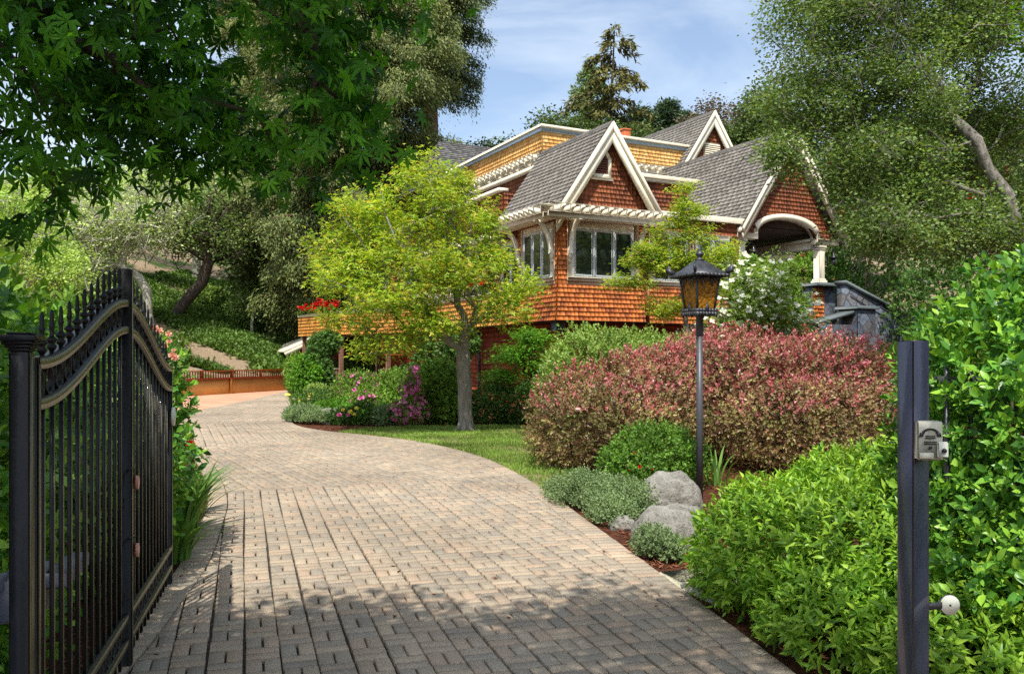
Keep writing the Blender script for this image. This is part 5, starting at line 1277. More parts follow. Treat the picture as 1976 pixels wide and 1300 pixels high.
# ---- in front of the house
shrub('pale_shrub', 'billowing pale green shrub behind the left half of the bronze shrub', 'shrub', [(1.5, 16.9, 1.0, .85, .8, 1.1), (2.5, 17.2, 1.1, 1.0, .8, .95), (3.4, 17.4, 1.2, .9, .7, .75), (1.1, 16.5, .7, .6, .6, .8)], 4200, .075, M['l_pale'], T_KITE, 7, .18, .7, .6, .35, .16, 3, .05, .1, stem_mat=M['twig'], stems=10, seed=13)
shrub('olive_shrub', 'low olive-brown shrub under the white flowering tree', 'shrub', [(4.6, 17.0, 1.7, .9, .6, .6), (3.9, 17.6, 1.6, .6, .5, .55)], 1500, .05, M['l_hillbrown'], T_KITE, 7, .12, stem_mat=M['twig'], stems=5, zmin=.5)
def small_tree(name, label, cat, trunk, blobs, natt, per, rad, leaf, tmpl, lmat, bmat, base_r, tip_r=.006, flat=.5, seg=.3, start=.5, up=1.0, droop=.15, group=None, bf=.35, shell=.6, rnd=.5, jit=.04, origin=None):
    o = origin or tuple(map(float, trunk[0]))
    t = thing(name, label, cat, o, 0, group)
    A, _ = blob_points(blobs, natt, shell, .1, 2, .1, .3, int(natt))
    _, tips, nodes_ = grow(trunk, A, base_r, tip_r, bf, seg, jit, start, mat=bmat, parent=t, origin=np.array(o), name='trunk')
    leaf_mesh('crown', [cluster_leaves(A, per, rad, leaf, tmpl, flat, up, droop=droop, rnd=rnd)], lmat, t, o)
    return t, A
t, A = small_tree('dogwood_tree', 'slender white flowering dogwood in front of the arched portico', 'tree', [(4.9, 16.6, .9), (4.85, 16.6, 2.0), (4.95, 16.6, 2.9)],
      [(4.9, 16.6, 2.8, .95, .7, .85), (4.4, 16.5, 2.2, .6, .5, .4), (5.5, 16.6, 2.1, .6, .5, .4), (5.1, 16.6, 3.1, .5, .5, .45)], 190, 24, .24, .095, T_KITE, M['l_pale'], M['bark_maple'], .04, .006)
A2 = A[A[:, 2] < 3.35]; P = A2[rng.choice(len(A2), 280)] + rng.normal(size=(280, 3))*.17 + np.array([0, -.1, .04])
flower_part('blossoms', P, unit(np.array([0, -.7, 1]) + .5*rdir(280)), .065, M['f_white'], t, tuple(t.location), rosette([(4, 1, .2)], wid=.45))
t2 = thing('plant_stake', 'brown timber stake beside the slender dogwood trunk', 'stake', (4.45, 16.3, .8)); m_ = MB(); m_.tube([(0, 0, 0), (0, 0, 1.5)], .035, 8); m_.build('stake', M['wood_post'], t2)
shrub('leafy_shrub', 'fresh green leafy shrub rising between the white dogwood and the portico column', 'shrub', [(5.9, 20.2, 3.1, .65, .5, .75), (6.6, 20.4, 2.7, .45, .5, .7)], 1300, .1, M['l_mid'], T_KITE, 7, .2, .6, .6, .4, .16, 3, 1.0, .15, stem_mat=M['twig'], stems=7)
t, P, Nr = shrub('courtyard_shrub', 'green shrub with orange-red new leaves seen under the portico arch', 'shrub', [(12.2, 33.5, 4.3, 1.4, .8, 1.4), (11.0, 33, 4.0, 1.0, .8, 1.2)], 1700, .14, M['l_mid'], T_KITE, 7, .25, .6, .6, zmin=1.5, stem_mat=M['twig'], stems=5)
sel = rng.choice(len(P), 120, False); flower_part('new_growth', P[sel] + Nr[sel]*.1, Nr[sel], .11, M['l_redtip'], t, tuple(t.location))
small_tree('young_maple', 'young yellow-green maple standing against the windows right of the corner gable', 'tree', [(4.35, 20.3, 1.2), (4.2, 20.3, 2.4), (4.1, 20.3, 3.4), (4.2, 20.3, 4.6)],
      [(4.1, 20.3, 4.2, .75, .7, .9), (4.25, 20.3, 5.2, .35, .4, .6), (4.9, 20.3, 4.0, .6, .6, .5), (3.3, 20.2, 3.9, .6, .6, .35), (2.85, 20.1, 3.35, .65, .55, .2), (3.7, 20.2, 2.75, .6, .6, .3), (4.9, 20.3, 3.2, .5, .5, .3)], 230, 60, .22, .075, T_MAPLE3, M['l_maple'], M['bark_maple'], .06, .006, .45)
# the main maple
small_tree('japanese_maple', 'big yellow-green Japanese maple with grey trunk on the lawn in front of the house', 'tree',
      [(-.98, 17.7, -.05), (-1.0, 17.7, .6), (-1.03, 17.7, 1.3), (-1.06, 17.7, 1.9)],
      [(-1.75, 17.6, 4.5, 1.25, 1.4, 1.0), (-1.85, 17.6, 5.35, .6, .8, .5), (-1.25, 17.7, 5.05, .55, .8, .5), (-2.9, 17.4, 4.55, .85, .9, .7), (-3.6, 17.4, 3.85, .65, .8, .55), (-3.2, 17.0, 3.1, .85, .9, .42),
       (-2.2, 16.5, 2.65, 1.0, .9, .36), (-1.2, 16.4, 3.2, 1.1, .9, .5), (-.5, 17.6, 3.6, .65, 1.0, .5), (.2, 17.5, 2.95, .52, .8, .36), (-.3, 17.1, 2.5, .7, .7, .3), (-2.5, 16.7, 1.8, .85, .8, .28), (-3.2, 17.0, 2.3, .6, .7, .28), (-.6, 17.8, 4.4, .55, .7, .45), (-1.9, 17.0, 3.6, 1.1, .8, .6), (-1.7, 16.6, 2.2, .9, .7, .24), (-2.9, 17.2, 3.8, .8, .8, .6)],
      640, 42, .2, .088, T_MAPLE3, M['l_maple'], M['bark_maple'], .15, .007, .75, .28, .85, shell=.75, jit=.06, bf=.6, up=.9, rnd=.6)
small_tree('japanese_maple', 'small darker green Japanese maple against the red wall right of the grey trunk', 'tree', [(.5, 20.5, 0), (.4, 20.5, .6), (.3, 20.5, 1.2)],
      [(.2, 20.3, 1.6, .8, .6, .25), (.9, 20.3, 1.25, .6, .5, .25), (-.2, 20.2, 1.1, .5, .5, .2), (.5, 20.4, 2.0, .5, .5, .2), (.9, 20.0, .8, .5, .5, .15)], 110, 60, .25, .08, T_MAPLE3, M['l_vine'], M['bark_maple'], .05, .006, .4)
# root flare of the big maple
m_ = MB()
for k in range(6):
    a = k*1.05 + .3; m_.tube([(-.98 + .1*math.cos(a), 17.7 + .1*math.sin(a), .22), (-.98 + .13*math.cos(a), 17.7 + .13*math.sin(a), .06), (-.98 + .3*math.cos(a), 17.7 + .3*math.sin(a), -.07)], [.05, .06, .03], 8)
jm = [o for o in bpy.data.objects if o.name == 'japanese_maple'][0]
r_ = m_.build('root_flare', M['bark_maple'], jm, True); r_.location = -jm.location

# ---- flower bed left of the maple
def flowers_on(t, P, Nr, cond, n, size, mat, nm='blossoms', tm=T_FLOWER, off=.06):
    ii = np.where(cond)[0]
    if len(ii) == 0: return
    ii = rng.choice(ii, min(n, len(ii)), False); flower_part(nm, P[ii] + Nr[ii]*off, Nr[ii], size, mat, t, tuple(t.location), tm)
t, P, Nr = shrub('azalea_bush', 'rounded olive green azalea bush with pink flowers on its left flank', 'shrub', [(-3.0, 21.6, .5, .85, .7, .62), (-4.0, 22.2, .55, .65, .6, .55), (-3.4, 21.0, .3, .7, .5, .4)], 2600, .07, M['l_mid'], T_KITE, 7, .16, stem_mat=M['twig'], stems=6, seed=31)
flowers_on(t, P, Nr, (P[:, 0] < -3.3), 220, .065, M['f_pink'])
t, P, Nr = shrub('azalea_bush', 'slim magenta flowering azalea on the mulch at the lawn edge', 'shrub', [(-2.3, 19.3, .75, .2, .2, .42), (-2.35, 19.2, .3, .42, .32, .28), (-2.25, 19.3, 1.15, .1, .1, .2)], 700, .05, M['l_mid'], T_KITE, 6, .1, stem_mat=M['twig'], stems=6, seed=32, shell=.7)
flowers_on(t, P, Nr, P[:, 2] > .05, 260, .06, M['f_pink'], off=.07)
shrub('round_shrub', 'dark green upright shrub immediately left of the grey maple trunk', 'shrub', [(-1.75, 20.0, .7, .55, .5, .75), (-1.45, 19.8, .4, .45, .45, .45)], 2000, .07, M['l_mid'], T_KITE, 7, .14, stem_mat=M['twig'], stems=4, seed=33)
t, P, Nr = shrub('dark_shrub', 'dark spreading shrub with stray magenta flowers right of the maple trunk', 'shrub', [(-.4, 19.9, .35, .6, .5, .5), (.4, 19.7, .4, .7, .5, .5), (1.1, 19.2, .35, .5, .5, .4)], 2600, .06, M['l_dark'], T_KITE, 7, .14, stem_mat=M['twig'], stems=6, seed=34)
flowers_on(t, P, Nr, P[:, 2] > .3, 14, .06, M['f_pink'])
t, P, Nr = shrub('low_shrub', 'bright green low groundcover mound in the middle of the flower bed', 'plant', [(-4.4, 21.4, .15, .75, .6, .28), (-3.7, 20.6, .12, .7, .5, .24)], 1800, .05, M['l_vine'], T_KITE, 7, .1, stem_mat=M['twig'], stems=0, seed=35)
t, P, Nr = shrub('rose_bush', 'dark green bush with yellow roses and two pink roses beside the bed rock', 'shrub', [(-3.45, 19.5, .2, .3, .25, .28), (-3.85, 19.5, .14, .4, .25, .2)], 700, .05, M['l_dark'], T_KITE, 7, .1, stem_mat=M['twig'], stems=4, seed=36)
for i, (u, v, mt) in enumerate(((662, 791, 'f_yellow'), (684, 800, 'f_yellow'), (688, 788, 'f_yellow'), (676, 795, 'f_yellow'), (655, 801, 'f_pink'), (673, 801, 'f_pink'))):
    w = W(u, v, 19.2); flower_part('rose', w[None], np.array([[0, -.7, .7]]), .055, M[mt], t, tuple(t.location), T_ROSE)
shrub('grey_cushion', 'grey-green lavender cushion at the bend of the driveway', 'plant', [(-4.95, 20.2, .05, .5, .5, .25), (-5.3, 21.0, .05, .4, .5, .24), (-4.5, 19.7, .03, .4, .3, .18)], 2600, .04, M['l_catmint'], T_KITE, 8, .12, 1.0, .4, .4, stem_mat=M['twig'], stems=0, seed=37)
shrub('silver_plant', 'silvery blue-green small shrub in front of the magenta azalea', 'plant', [(-2.95, 19.4, .16, .28, .25, .22)], 420, .05, M['l_catmint'], T_KITE, 8, .1, stem_mat=M['twig'], stems=3, seed=38)
t = blades('daylily_clump', 'tuft of green daylily leaves with yellow blooms at the driveway bend', 'plant', (-6.3, 24.8, 0), 70, .6, .8, M['l_vine'], 1.5)
P = np.array([-6.2, 24.5, .45]) + rng.normal(size=(6, 3))*np.array([.4, .3, .08]); flower_part('blossoms', P, unit(np.array([0, -.5, 1]) + .3*rdir(6)), .06, M['f_yellow'], t, tuple(t.location))
t, P, Nr = shrub('rose_bush', 'dusky little bush with pale pink roses behind the lavender cushion', 'shrub', [(-5.6, 23.4, .3, .45, .4, .35), (-5.2, 24.2, .3, .4, .4, .35)], 700, .05, M['l_dark'], T_KITE, 7, .1, stem_mat=M['twig'], stems=4, seed=39)
flowers_on(t, P, Nr, P[:, 2] > .3, 8, .06, M['f_peach'])
shrub('climbing_vine', 'small lime green vine sprawling at the left foot of the wisteria column', 'vine', [(-7.35, 29.8, 1.15, .32, .35, .35), (-7.4, 29.5, .65, .36, .35, .35), (-7.0, 29.5, .9, .3, .25, .3)], 750, .1, M['l_vine'], T_KITE, 7, .2, .1, .8, .5, .3, 4, .1, .15, stem_mat=M['twig'], stems=5, droop=.3, seed=44)
shrub('wisteria_vine', 'tall dark leafy wisteria column climbing under the deck corner', 'vine', [(-6.95, 30.3, 1.6, .36, .45, .85), (-6.8, 30.1, .7, .42, .45, .7), (-6.6, 30.4, 2.1, .4, .4, .3)], 2000, .1, M['l_dark'], T_KITE, 7, .2, .1, .8, .5, .32, 4, .1, .15, stem_mat=M['twig'], stems=8, stem_r=.03, droop=.3, seed=40)
t, P, Nr = shrub('camellia_shrub', 'dull green shrub with reddish tips beside the lean-to wing', 'shrub', [(-8.35, 32.6, .9, .38, .4, .75), (-8.2, 32.2, .5, .38, .4, .45)], 900, .09, M['l_mid'], T_KITE, 7, .18, stem_mat=M['twig'], stems=5, seed=41)
shrub('lime_shrub', 'small yellow-green shrub at the foot of the wisteria column', 'shrub', [(-6.75, 29.0, .25, .4, .35, .28)], 420, .08, M['l_pale'], T_KITE, 7, .14, stem_mat=M['twig'], stems=3, seed=42)
t, P, Nr = shrub('climbing_vine', 'dark climbing vine on the red wall behind the maple trunk', 'vine', [(-2.4, 28.0, 1.4, .8, .5, 1.1), (-1.6, 26.6, 2.0, .5, .5, .5), (-3.4, 28.5, .6, .8, .5, .6)], 1700, .11, M['l_dark'], T_KITE, 7, .2, .1, .7, droop=.3, stem_mat=M['twig'], stems=6, seed=43)
# geraniums in the deck planters
def gerani(label, a0, b0, a1, b1, z, n):
    p0, p1 = np.array(HW(a0, b0, z)), np.array(HW(a1, b1, z)); c = (p0+p1)/2
    t = thing('geranium', label, 'geranium', tuple(c), 0, 'red geraniums in the deck planters')
    P = p0 + (p1-p0)*rng.random((n, 1)) + rng.normal(size=(n, 3))*np.array([.16, .16, .1]) + np.array([0, 0, .12])
    leaf_mesh('foliage', shoots(P, unit(np.array([0, 0, 1]) + .6*rdir(n)), 6, .12, .08, T_KITE), M['l_mid'], t, tuple(c))
    m = n//3; Q = p0 + (p1-p0)*rng.random((m, 1)) + rng.normal(size=(m, 3))*np.array([.16, .16, .1]) + np.array([0, 0, .34])
    Q = np.repeat(Q, 5, 0) + rng.normal(size=(m*5, 3))*.05
    flower_part('blossoms', Q, rdir(len(Q)), .065, M['f_red'], t, tuple(c), T_ROSE)
gerani('red geraniums spilling over the far left end of the golden deck parapet', -2.15, 21.0, -1.6, 17.2, 3.6, 150)
gerani('red geraniums glimpsed on the deck rail half hidden by the big maple crown', .02, 9.5, .02, 4.5, 3.75, 170)
gerani('few red geraniums on the deck parapet beside the redwood trunk', -.9, 15.8, -.5, 14.6, 3.7, 30)

# ---- left foreground
shrub('laurel_hedge', 'leafy green hedge behind the near half of the iron gate', 'hedge', [(-3.1, 4.4, .95, .8, 1.2, 1.05), (-3.2, 6.0, .85, .75, 1.2, .95), (-2.55, 3.6, .5, .5, .75, .6), (-3.9, 4.0, 1.2, .8, 1.0, 1.0)], 3600, .085, M['l_privet'], T_OVAL, 7, .16, .5, .7, .4, .16, 3, .02, .12, stem_mat=M['twig'], stems=12, seed=51)
shrub('laurel_hedge', 'taller bright green bush behind the gate post on the left edge', 'hedge', [(-4.2, 6.0, 1.5, .8, .8, .75), (-5.0, 7.0, 1.6, .9, .9, .9), (-4.1, 7.8, 1.2, .6, .8, .8), (-5.0, 8.8, 1.0, .8, .9, .9)], 3000, .1, M['l_mid'], T_OVAL, 7, .2, .5, .7, .45, .18, 3, .05, .12, stem_mat=M['twig'], stems=9, seed=52)
t, P, Nr = shrub('climbing_rose', 'climbing rose with peach blooms wound through the free end of the gate', 'rose', [(-2.88, 6.3, .8, .3, .5, .75), (-2.7, 5.9, .5, .22, .35, .5), (-2.82, 6.5, 1.35, .2, .3, .25), (-2.52, 5.55, .75, .1, .32, .45)], 1700, .05, M['l_rose'], T_OVAL, 7, .15, .3, .8, .5, .2, 4, .03, .2, stem_mat=M['twig'], stems=10, seed=53)
for i, (u, v, s_) in enumerate(((307, 640, .036), (325, 645, .03), (327, 659, .03), (299, 634, .026), (332, 686, .03), (338, 691, .034), (318, 668, .024), (335, 676, .024))):
    w = W(u, v, 6.25); flower_part('rose', w[None], np.array([[.2, -.8, .5]]), s_, M['f_peach'], t, tuple(t.location), T_ROSE)
w = W(368, 857, 6.2); flower_part('rose', w[None], np.array([[.3, -.8, .4]]), .03, M['f_red'], t, tuple(t.location), T_ROSE)['label'] = 'single deep red rose on the drive side'
blades('iris_clump', 'lush clump of long arching iris leaves below the climbing rose', 'iris', (-2.92, 7.35, 0), 90, .8, .5, M['l_iris'], 1.5, 'iris clumps', (.25, -.1))
blades('iris_clump', 'second iris clump further along the mulch strip beside the driveway', 'iris', (-3.2, 8.3, 0), 60, .6, .5, M['l_iris'], 1.4, 'iris clumps', (.2, -.1))
blades('iris_clump', 'small iris tuft leaning over the pavers close to the gate end', 'iris', (-2.56, 6.45, 0), 30, .55, .3, M['l_iris'], 1.4, 'iris clumps', (.5, -.3))
shrub('pale_shrub', 'loose pale green shrub behind the iris along the left edge of the drive', 'shrub', [(-5.2, 10.2, .5, .6, .9, .6), (-6.6, 12.5, .7, .7, .9, .75), (-8.2, 14.8, .7, .8, 1.0, .8)], 2300, .07, M['l_mid'], T_KITE, 7, .16, stem_mat=M['twig'], stems=6, seed=55)
# ------------------------------------------------------------------ trees
# overhanging maple: stands left of the gate, its boughs arch over the entrance
om = thing('overhanging_maple', 'dark green maple whose leafy boughs hang across the upper left corner', 'tree', (-4.6, 1.2, -.05))
OB = []
def strand(p0, p1, n, r, dens): return [(np.array(p0) + (np.array(p1) - np.array(p0))*i/(n-1), r*(.8 + .4*random.random()), dens) for i in range(n)]
vis = []
for u, v, Y, ru, rv in ((60, 60, 2.7, 110, 80), (200, 50, 2.9, 100, 80), (330, 60, 2.7, 80, 70), (120, 170, 2.6, 130, 80), (260, 190, 2.8, 120, 80), (40, 270, 2.5, 70, 60), (370, 150, 2.9, 60, 80), (180, 270, 2.7, 90, 55), (300, 265, 2.9, 90, 55), (400, 250, 3.0, 70, 50),
                        (470, 275, 3.1, 60, 40), (540, 300, 3.1, 45, 30), (280, 320, 2.9, 35, 20), (430, 310, 3.0, 45, 18), (590, 40, 2.9, 45, 40), (630, 100, 2.9, 45, 45), (660, 170, 2.9, 50, 50), (690, 235, 2.9, 40, 40), (650, 280, 2.95, 40, 35), (610, 140, 3.0, 30, 40),
                        (30, 350, 2.4, 45, 30), (40, 440, 2.6, 40, 22), (470, 20, 3.0, 40, 14), (700, 20, 3.1, 60, 22), (800, 15, 3.2, 50, 15), (530, 360, 3.3, 40, 25), (20, 150, 2.3, 80, 100), (150, -40, 2.8, 160, 60), (360, -40, 2.9, 100, 45), (640, -40, 3.0, 120, 40)):
    vis.append((W(u, v - 22, Y), ru*Y/F_PX*(.8 if u >= 585 and v < 300 else 1), rv*Y/F_PX, 2.4 if u >= 585 and v < 300 else 1))
A = []
for c, rx, rz, dn in vis:
    n = max(3, int(rx*rz*620*dn)); A.append(c + rng.normal(size=(n, 3))*np.array([rx*.5, .22, rz*.5]))
VA = np.concatenate(A)
# boughs above the frame shade the foreground drive
UB = [(-2.6, 1.6, 4.5, 1.3, 1.1, .6), (-1.1, 1.75, 4.8, 1.3, .9, .55), (.25, 2.05, 4.9, 1.1, .7, .5), (-.6, .7, 5.1, 1.4, 1.0, .5), (.9, 1.1, 5.0, .9, .9, .45), (-3.6, 2.6, 4.4, 1.2, 1.3, .6), (-2.2, .2, 5.0, 1.4, 1.2, .5), (-4.6, 1.6, 4.8, 1.4, 1.4, .8)]
UA, _ = blob_points(UB, 470, .9, .1, 2, .1, .6, 3)
UA = UA[(688 - (UA[:, 2]-EYE)/np.maximum(UA[:, 1], .05)*F_PX < -200) | (UA[:, 1] < .4)]
allA = np.concatenate([VA, UA])
grow([(-4.6, 1.2, -.05), (-4.5, 1.3, 1.2), (-4.2, 1.5, 2.4), (-3.6, 1.8, 3.4), (-2.8, 2.1, 3.9)], allA, .1, .0025, .25, .25, .02, .6, mat=M['bark_dark'], parent=om, origin=np.array(om.location), name='trunk')
def hang(A, per, rad, leaf, tm):
    n = len(A)*per; C = np.repeat(A, per, 0); P = C + rng.normal(size=(n, 3))*np.array([rad, rad, rad*.8])
    D = unit(rdir(n)*np.array([1, 1, .5]) + np.array([.1, -.1, -.75])); Nn = unit(np.array([0, -.5, .6]) + .8*rdir(n))
    return leaf_arrays(P, D, Nn, leaf*(.65 + .6*rng.random(n)), tm)
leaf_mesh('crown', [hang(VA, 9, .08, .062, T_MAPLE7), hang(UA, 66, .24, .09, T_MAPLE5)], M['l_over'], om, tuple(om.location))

def oak(name, label, base, trunk, blobs, natt, per, rad, leaf, lmat, bmat, base_r, group=None, tip=.02, seg=.7, flat=.7, start=.45, shell=.7, jit=.12, bf=.3, tm=T_KITE, twigs=0, tw=1.5):
    t = thing(name, label, 'tree', tuple(map(float, base)), 0, group)
    A, _ = blob_points(blobs, natt, shell, .15, 1.0, base[2] + .5, .35, int(natt + base[1]))
    _, tips, nd = grow(trunk, A, base_r, tip, bf, seg, jit, start, mat=bmat, parent=t, origin=np.array(base), name='trunk')
    leaf_mesh('crown', [cluster_leaves(A, per, rad, leaf, tm, flat, .6, rnd=.9, droop=.1)], lmat, t, tuple(map(float, base)))
    if twigs:
        m = MB(); B = A[rng.choice(len(A), twigs)]
        for a in B:
            p = a + rng.normal(size=3)*rad*.5; d = unit(rdir(1)[0] + np.array([-.2, 0, -.15]))
            for j in range(2):
                e = p + unit(d + .5*rdir(1)[0])*rad*random.uniform(.8, 1.8); m.tube([p, (p+e)/2 + rng.normal(size=3)*.06*rad, e], [tip*tw, tip*tw*.7, tip*tw*.3], 4, cap=False)
        for i in range(len(m.v)): m.v[i] = tuple(np.array(m.v[i]) - base)
        m.build('twigs', bmat, t, True)
    return t
def gp3(u, Y, dz=-.1): x = (u - U0)/F_PX*Y; return np.array([x, Y, th(x, Y) + dz])
def wb(u, v, Y, ru, rv, rd): c = W(u, v, Y); return (c[0], c[1], c[2], ru*Y/F_PX, rd, rv*Y/F_PX)
# left hillside oaks
b = gp3(335, 45); oak('oak_tree', 'grey-green oak with a dark leaning trunk on the slope behind the retaining wall', b, [b, W(355, 585, 45), W(390, 545, 45), W(402, 505, 45), W(395, 470, 45)],
    [wb(400, 430, 45, 100, 60, 3), wb(340, 450, 45, 60, 40, 2.5), wb(450, 460, 45, 50, 40, 2.5), wb(480, 410, 46, 60, 55, 2.5)], 230, 62, .8, .14, M['l_oak'], M['bark_dark'], .3, 'oaks on the left slope', twigs=300)
b = gp3(290, 40); oak('oak_tree', 'pale oak with a curved mossy limb rising behind the gate peak', b, [b, W(285, 600, 40), W(283, 560, 40), W(268, 535, 40), W(235, 515, 40)],
    [wb(240, 445, 40, 90, 50, 2.5), wb(160, 435, 40, 80, 55, 2.5), wb(280, 405, 41, 70, 45, 2.5), wb(150, 510, 39, 50, 30, 2)], 210, 60, .75, .13, M['l_oakpale'], M['bark_mossy'], .22, 'oaks on the left slope', twigs=520)
b = gp3(200, 52); oak('oak_tree', 'bright yellow-green oak filling the slope at the far left', b, [b, W(205, 540, 52), W(215, 470, 52)],
    [wb(180, 380, 52, 110, 60, 3.5), wb(290, 380, 53, 90, 60, 3), wb(90, 430, 51, 80, 60, 3), wb(230, 440, 52, 100, 60, 3)], 260, 70, 1.0, .17, M['l_oakbright'], M['bark_mossy'], .3, 'oaks on the left slope', twigs=300)
b = gp3(380, 60); oak('oak_tree', 'lightest oak high on the slope between the bright oak and the redwood', b, [b, W(380, 480, 60), W(390, 420, 60)],
    [wb(370, 370, 60, 90, 50, 3.5), wb(460, 370, 61, 70, 60, 3.5), wb(300, 350, 62, 80, 40, 3), wb(420, 440, 60, 80, 50, 3)], 240, 70, 1.1, .19, M['l_oakpale'], M['bark_mossy'], .3, 'oaks on the left slope', twigs=300)
b = gp3(60, 34); oak('oak_tree', 'shady green oak at the left frame edge above the gate post', b, [b, W(60, 560, 34), W(50, 500, 34)],
    [wb(40, 470, 34, 80, 60, 2.5), wb(110, 520, 34, 60, 50, 2), wb(0, 400, 35, 90, 60, 2.5)], 170, 105, .65, .12, M['l_oakbright'], M['bark_mossy'], .2, 'oaks on the left slope', twigs=80)
b = gp3(470, 52); oak('oak_tree', 'dark dense tree at the foot of the redwood beside the deck end', b, [b, W(490, 540, 52), W(510, 480, 52)],
    [wb(520, 520, 50, 60, 80, 3), wb(560, 460, 50, 60, 80, 3), wb(500, 600, 48, 60, 50, 2), wb(570, 580, 49, 60, 60, 2.5)], 300, 130, 1.0, .2, M['l_hill'], M['bark_dark'], .35, 'oaks on the left slope')
b = gp3(487, 46); oak('young_tree', 'thin young tree with a bare pole-like trunk on the ivy slope', b, [b, W(489, 600, 46), W(489, 570, 46)], [wb(480, 585, 46, 35, 28, .8)], 40, 60, .5, .12, M['l_oak'], M['bark_mossy'], .09)
b = gp3(410, 47); shrub('agave', 'bright lime green bush high on the bare slope under the leaning oak', 'shrub', [wb(408, 572, 50, 25, 14, .8)], 500, .14, M['l_pale'], T_KITE, 7, .25, zmin=0, stems=0)
# ground ivy bands on the hillside
n = 60000; px = rng.uniform(-24, -7, n); py = rng.uniform(36, 62, n); hz = terrain(px, py)
band = np.sin(py*.55 + .3*px) + .8*np.sin(px*.8)*np.cos(py*.9) + .4*rng.normal(size=n)
k = (hz > .8) & (band > -.55); P = np.stack([px, py, hz], 1)[k]; n = len(P)
kind(leaf_mesh('ground_ivy', shoots(P, np.tile([0, 0, 1.], (n, 1)), 5, .2, .22, T_KITE, .5, .5), M['l_ivy'], None), 'stuff')

def conifer(name, label, base, H, prof, nbr, sp, mat, bark, tr, size, droop=.3, rise=.1, tmin=.12, lat=.3, group=None, hang=.5, lean=(0, 0), thin=.25, blen=(.7, 1.1), ztop=99):
    t = thing(name, label, 'tree', tuple(map(float, base)), 0, group)
    m = MB(); top = np.array([lean[0], lean[1], H]); m.tube([top*q for q in (0, .3, .6, .85, 1)], [tr*1.15, tr*.85, tr*.55, tr*.25, tr*.04], 10)
    P = []; D = []
    for i in range(nbr):
        q = tmin + (.995-tmin)*((i + random.random())/nbr); az = random.uniform(0, 2*PI); L = float(np.interp(q, [p[0] for p in prof], [p[1] for p in prof]))*random.uniform(*blen)
        d = np.array([math.cos(az), math.sin(az), 0]); e = np.array([-d[1], d[0], 0]); o = top*q
        cu = lambda s: o + d*L*s + np.array([0, 0, L*(rise*s - droop*s*s)])
        pts = [cu(s) for s in (0, .25, .5, .75, 1)]
        m.tube(pts, [tr*.16*(1-q*.7)*k + .01 for k in (1, .8, .55, .35, .12)], 5, cap=False)
        k = max(4, int(sp*L*(1 if o[2]+base[2] < ztop else .2))); s = rng.uniform(.12, 1.02, k)**.8; la = rng.normal(size=k)*lat*L*(1.05-s)*.6 + rng.normal(size=k)*.18
        p = np.stack([cu(x) for x in s]) + e*la[:, None] + rng.normal(size=(k, 3))*thin*.4 - np.array([0, 0, 1])*np.abs(rng.normal(size=k))[:, None]*thin
        P.append(p); D.append(unit(d*.6 + e*np.sign(la)[:, None]*.5 + np.array([0, 0, -hang]) + .45*rng.normal(size=(k, 3))))
    P = np.concatenate(P); D = np.concatenate(D); n = len(P)
    m.build('trunk', bark, t, True)
    leaf_mesh('crown', [leaf_arrays(P, D, unit(np.array([0, -.3, 1]) + .7*rdir(n)), size*(.6 + .8*rng.random(n)), T_NEEDLE, 1.0 + .8*rng.random(n))], mat, t)
    return t
b = gp3(672, 46, -.3); conifer('redwood_tree', 'huge redwood with brown trunk and yellowish green sprays behind the maple crown', b, 32, [(.0, 2.5), (.1, 4.6), (.2, 5.6), (.45, 6.2), (.7, 4.5), (1, .4)], 330, 380, M['l_redwood'], M['bark_redwood'], .7, .19, .25, .15, .05, .3, 'redwoods behind the deck', .7, (.2, 0), .45, ztop=25)
b = gp3(835, 58, -.3); conifer('redwood_tree', 'huge grey-green redwood rising above the flat-roofed storey', b, 40, [(.0, 2), (.3, 2.0), (.42, 3.8), (.6, 5.0), (.75, 4.6), (1, .5)], 300, 420, M['l_redwood2'], M['bark_redwood'], .75, .21, .3, .12, .36, .3, 'redwoods behind the deck', .8, (-.8, 0), .5, ztop=31)
b = gp3(530, 62, -.3); conifer('redwood_tree', 'loose olive redwood half hidden by the overhanging maple boughs', b, 40, [(.0, 3), (.3, 5.5), (.6, 6.5), (1, .6)], 230, 280, M['l_redwood'], M['bark_redwood'], .8, .24, .3, .2, .2, .35, 'redwoods behind the deck', .6, (.5, 0), .5, ztop=33)
b = gp3(1165, 74, -.3); conifer('fir_tree', 'tall ragged fir with sparse drooping branches on the skyline', b, W(0, 42, 74)[2] - b[2], [(.0, 4), (.45, 5.6), (.6, 4.4), (.75, 3.3), (.87, 2.0), (.93, 1.7), (1, .15)], 66, 34, M['l_fir'], M['bark_dark'], .32, .55, .25, -.05, .3, .12, None, .5, (1.0, 0), .22, (.5, 1.2))
b = gp3(1128, 80, -.3); conifer('pine_tree', 'airy blue-green pine just left of the ragged fir', b, W(0, 118, 80)[2] - b[2], [(.0, 2.5), (.55, 2.7), (.85, 1.5), (1, .15)], 150, 55, M['l_catmint'], M['bark_dark'], .22, .4, .1, .5, .35, .25, None, -.3, (.6, 0), .3)
for u, vt, Y, w_, lb in ((1236, 205, 88, 1.9, 'dark round-topped pine on the skyline left of its taller twin'), (1288, 195, 92, 1.8, 'taller dark pine of the pair on the skyline'), (1330, 218, 90, 1.5, 'short dark pine on the skyline right of the pair')):
    b = gp3(u, Y, -.3); H = W(0, vt, Y)[2] - b[2]; conifer('pine_tree', lb, b, H, [(.0, w_*.6), (.5, w_), (.8, w_*1.15), (.93, w_*.9), (1, .4)], 90, 75, M['l_pine'], M['bark_dark'], .2, .45, -.1, .15, .5, .35, 'skyline pines', -.2, (0, 0), .4)

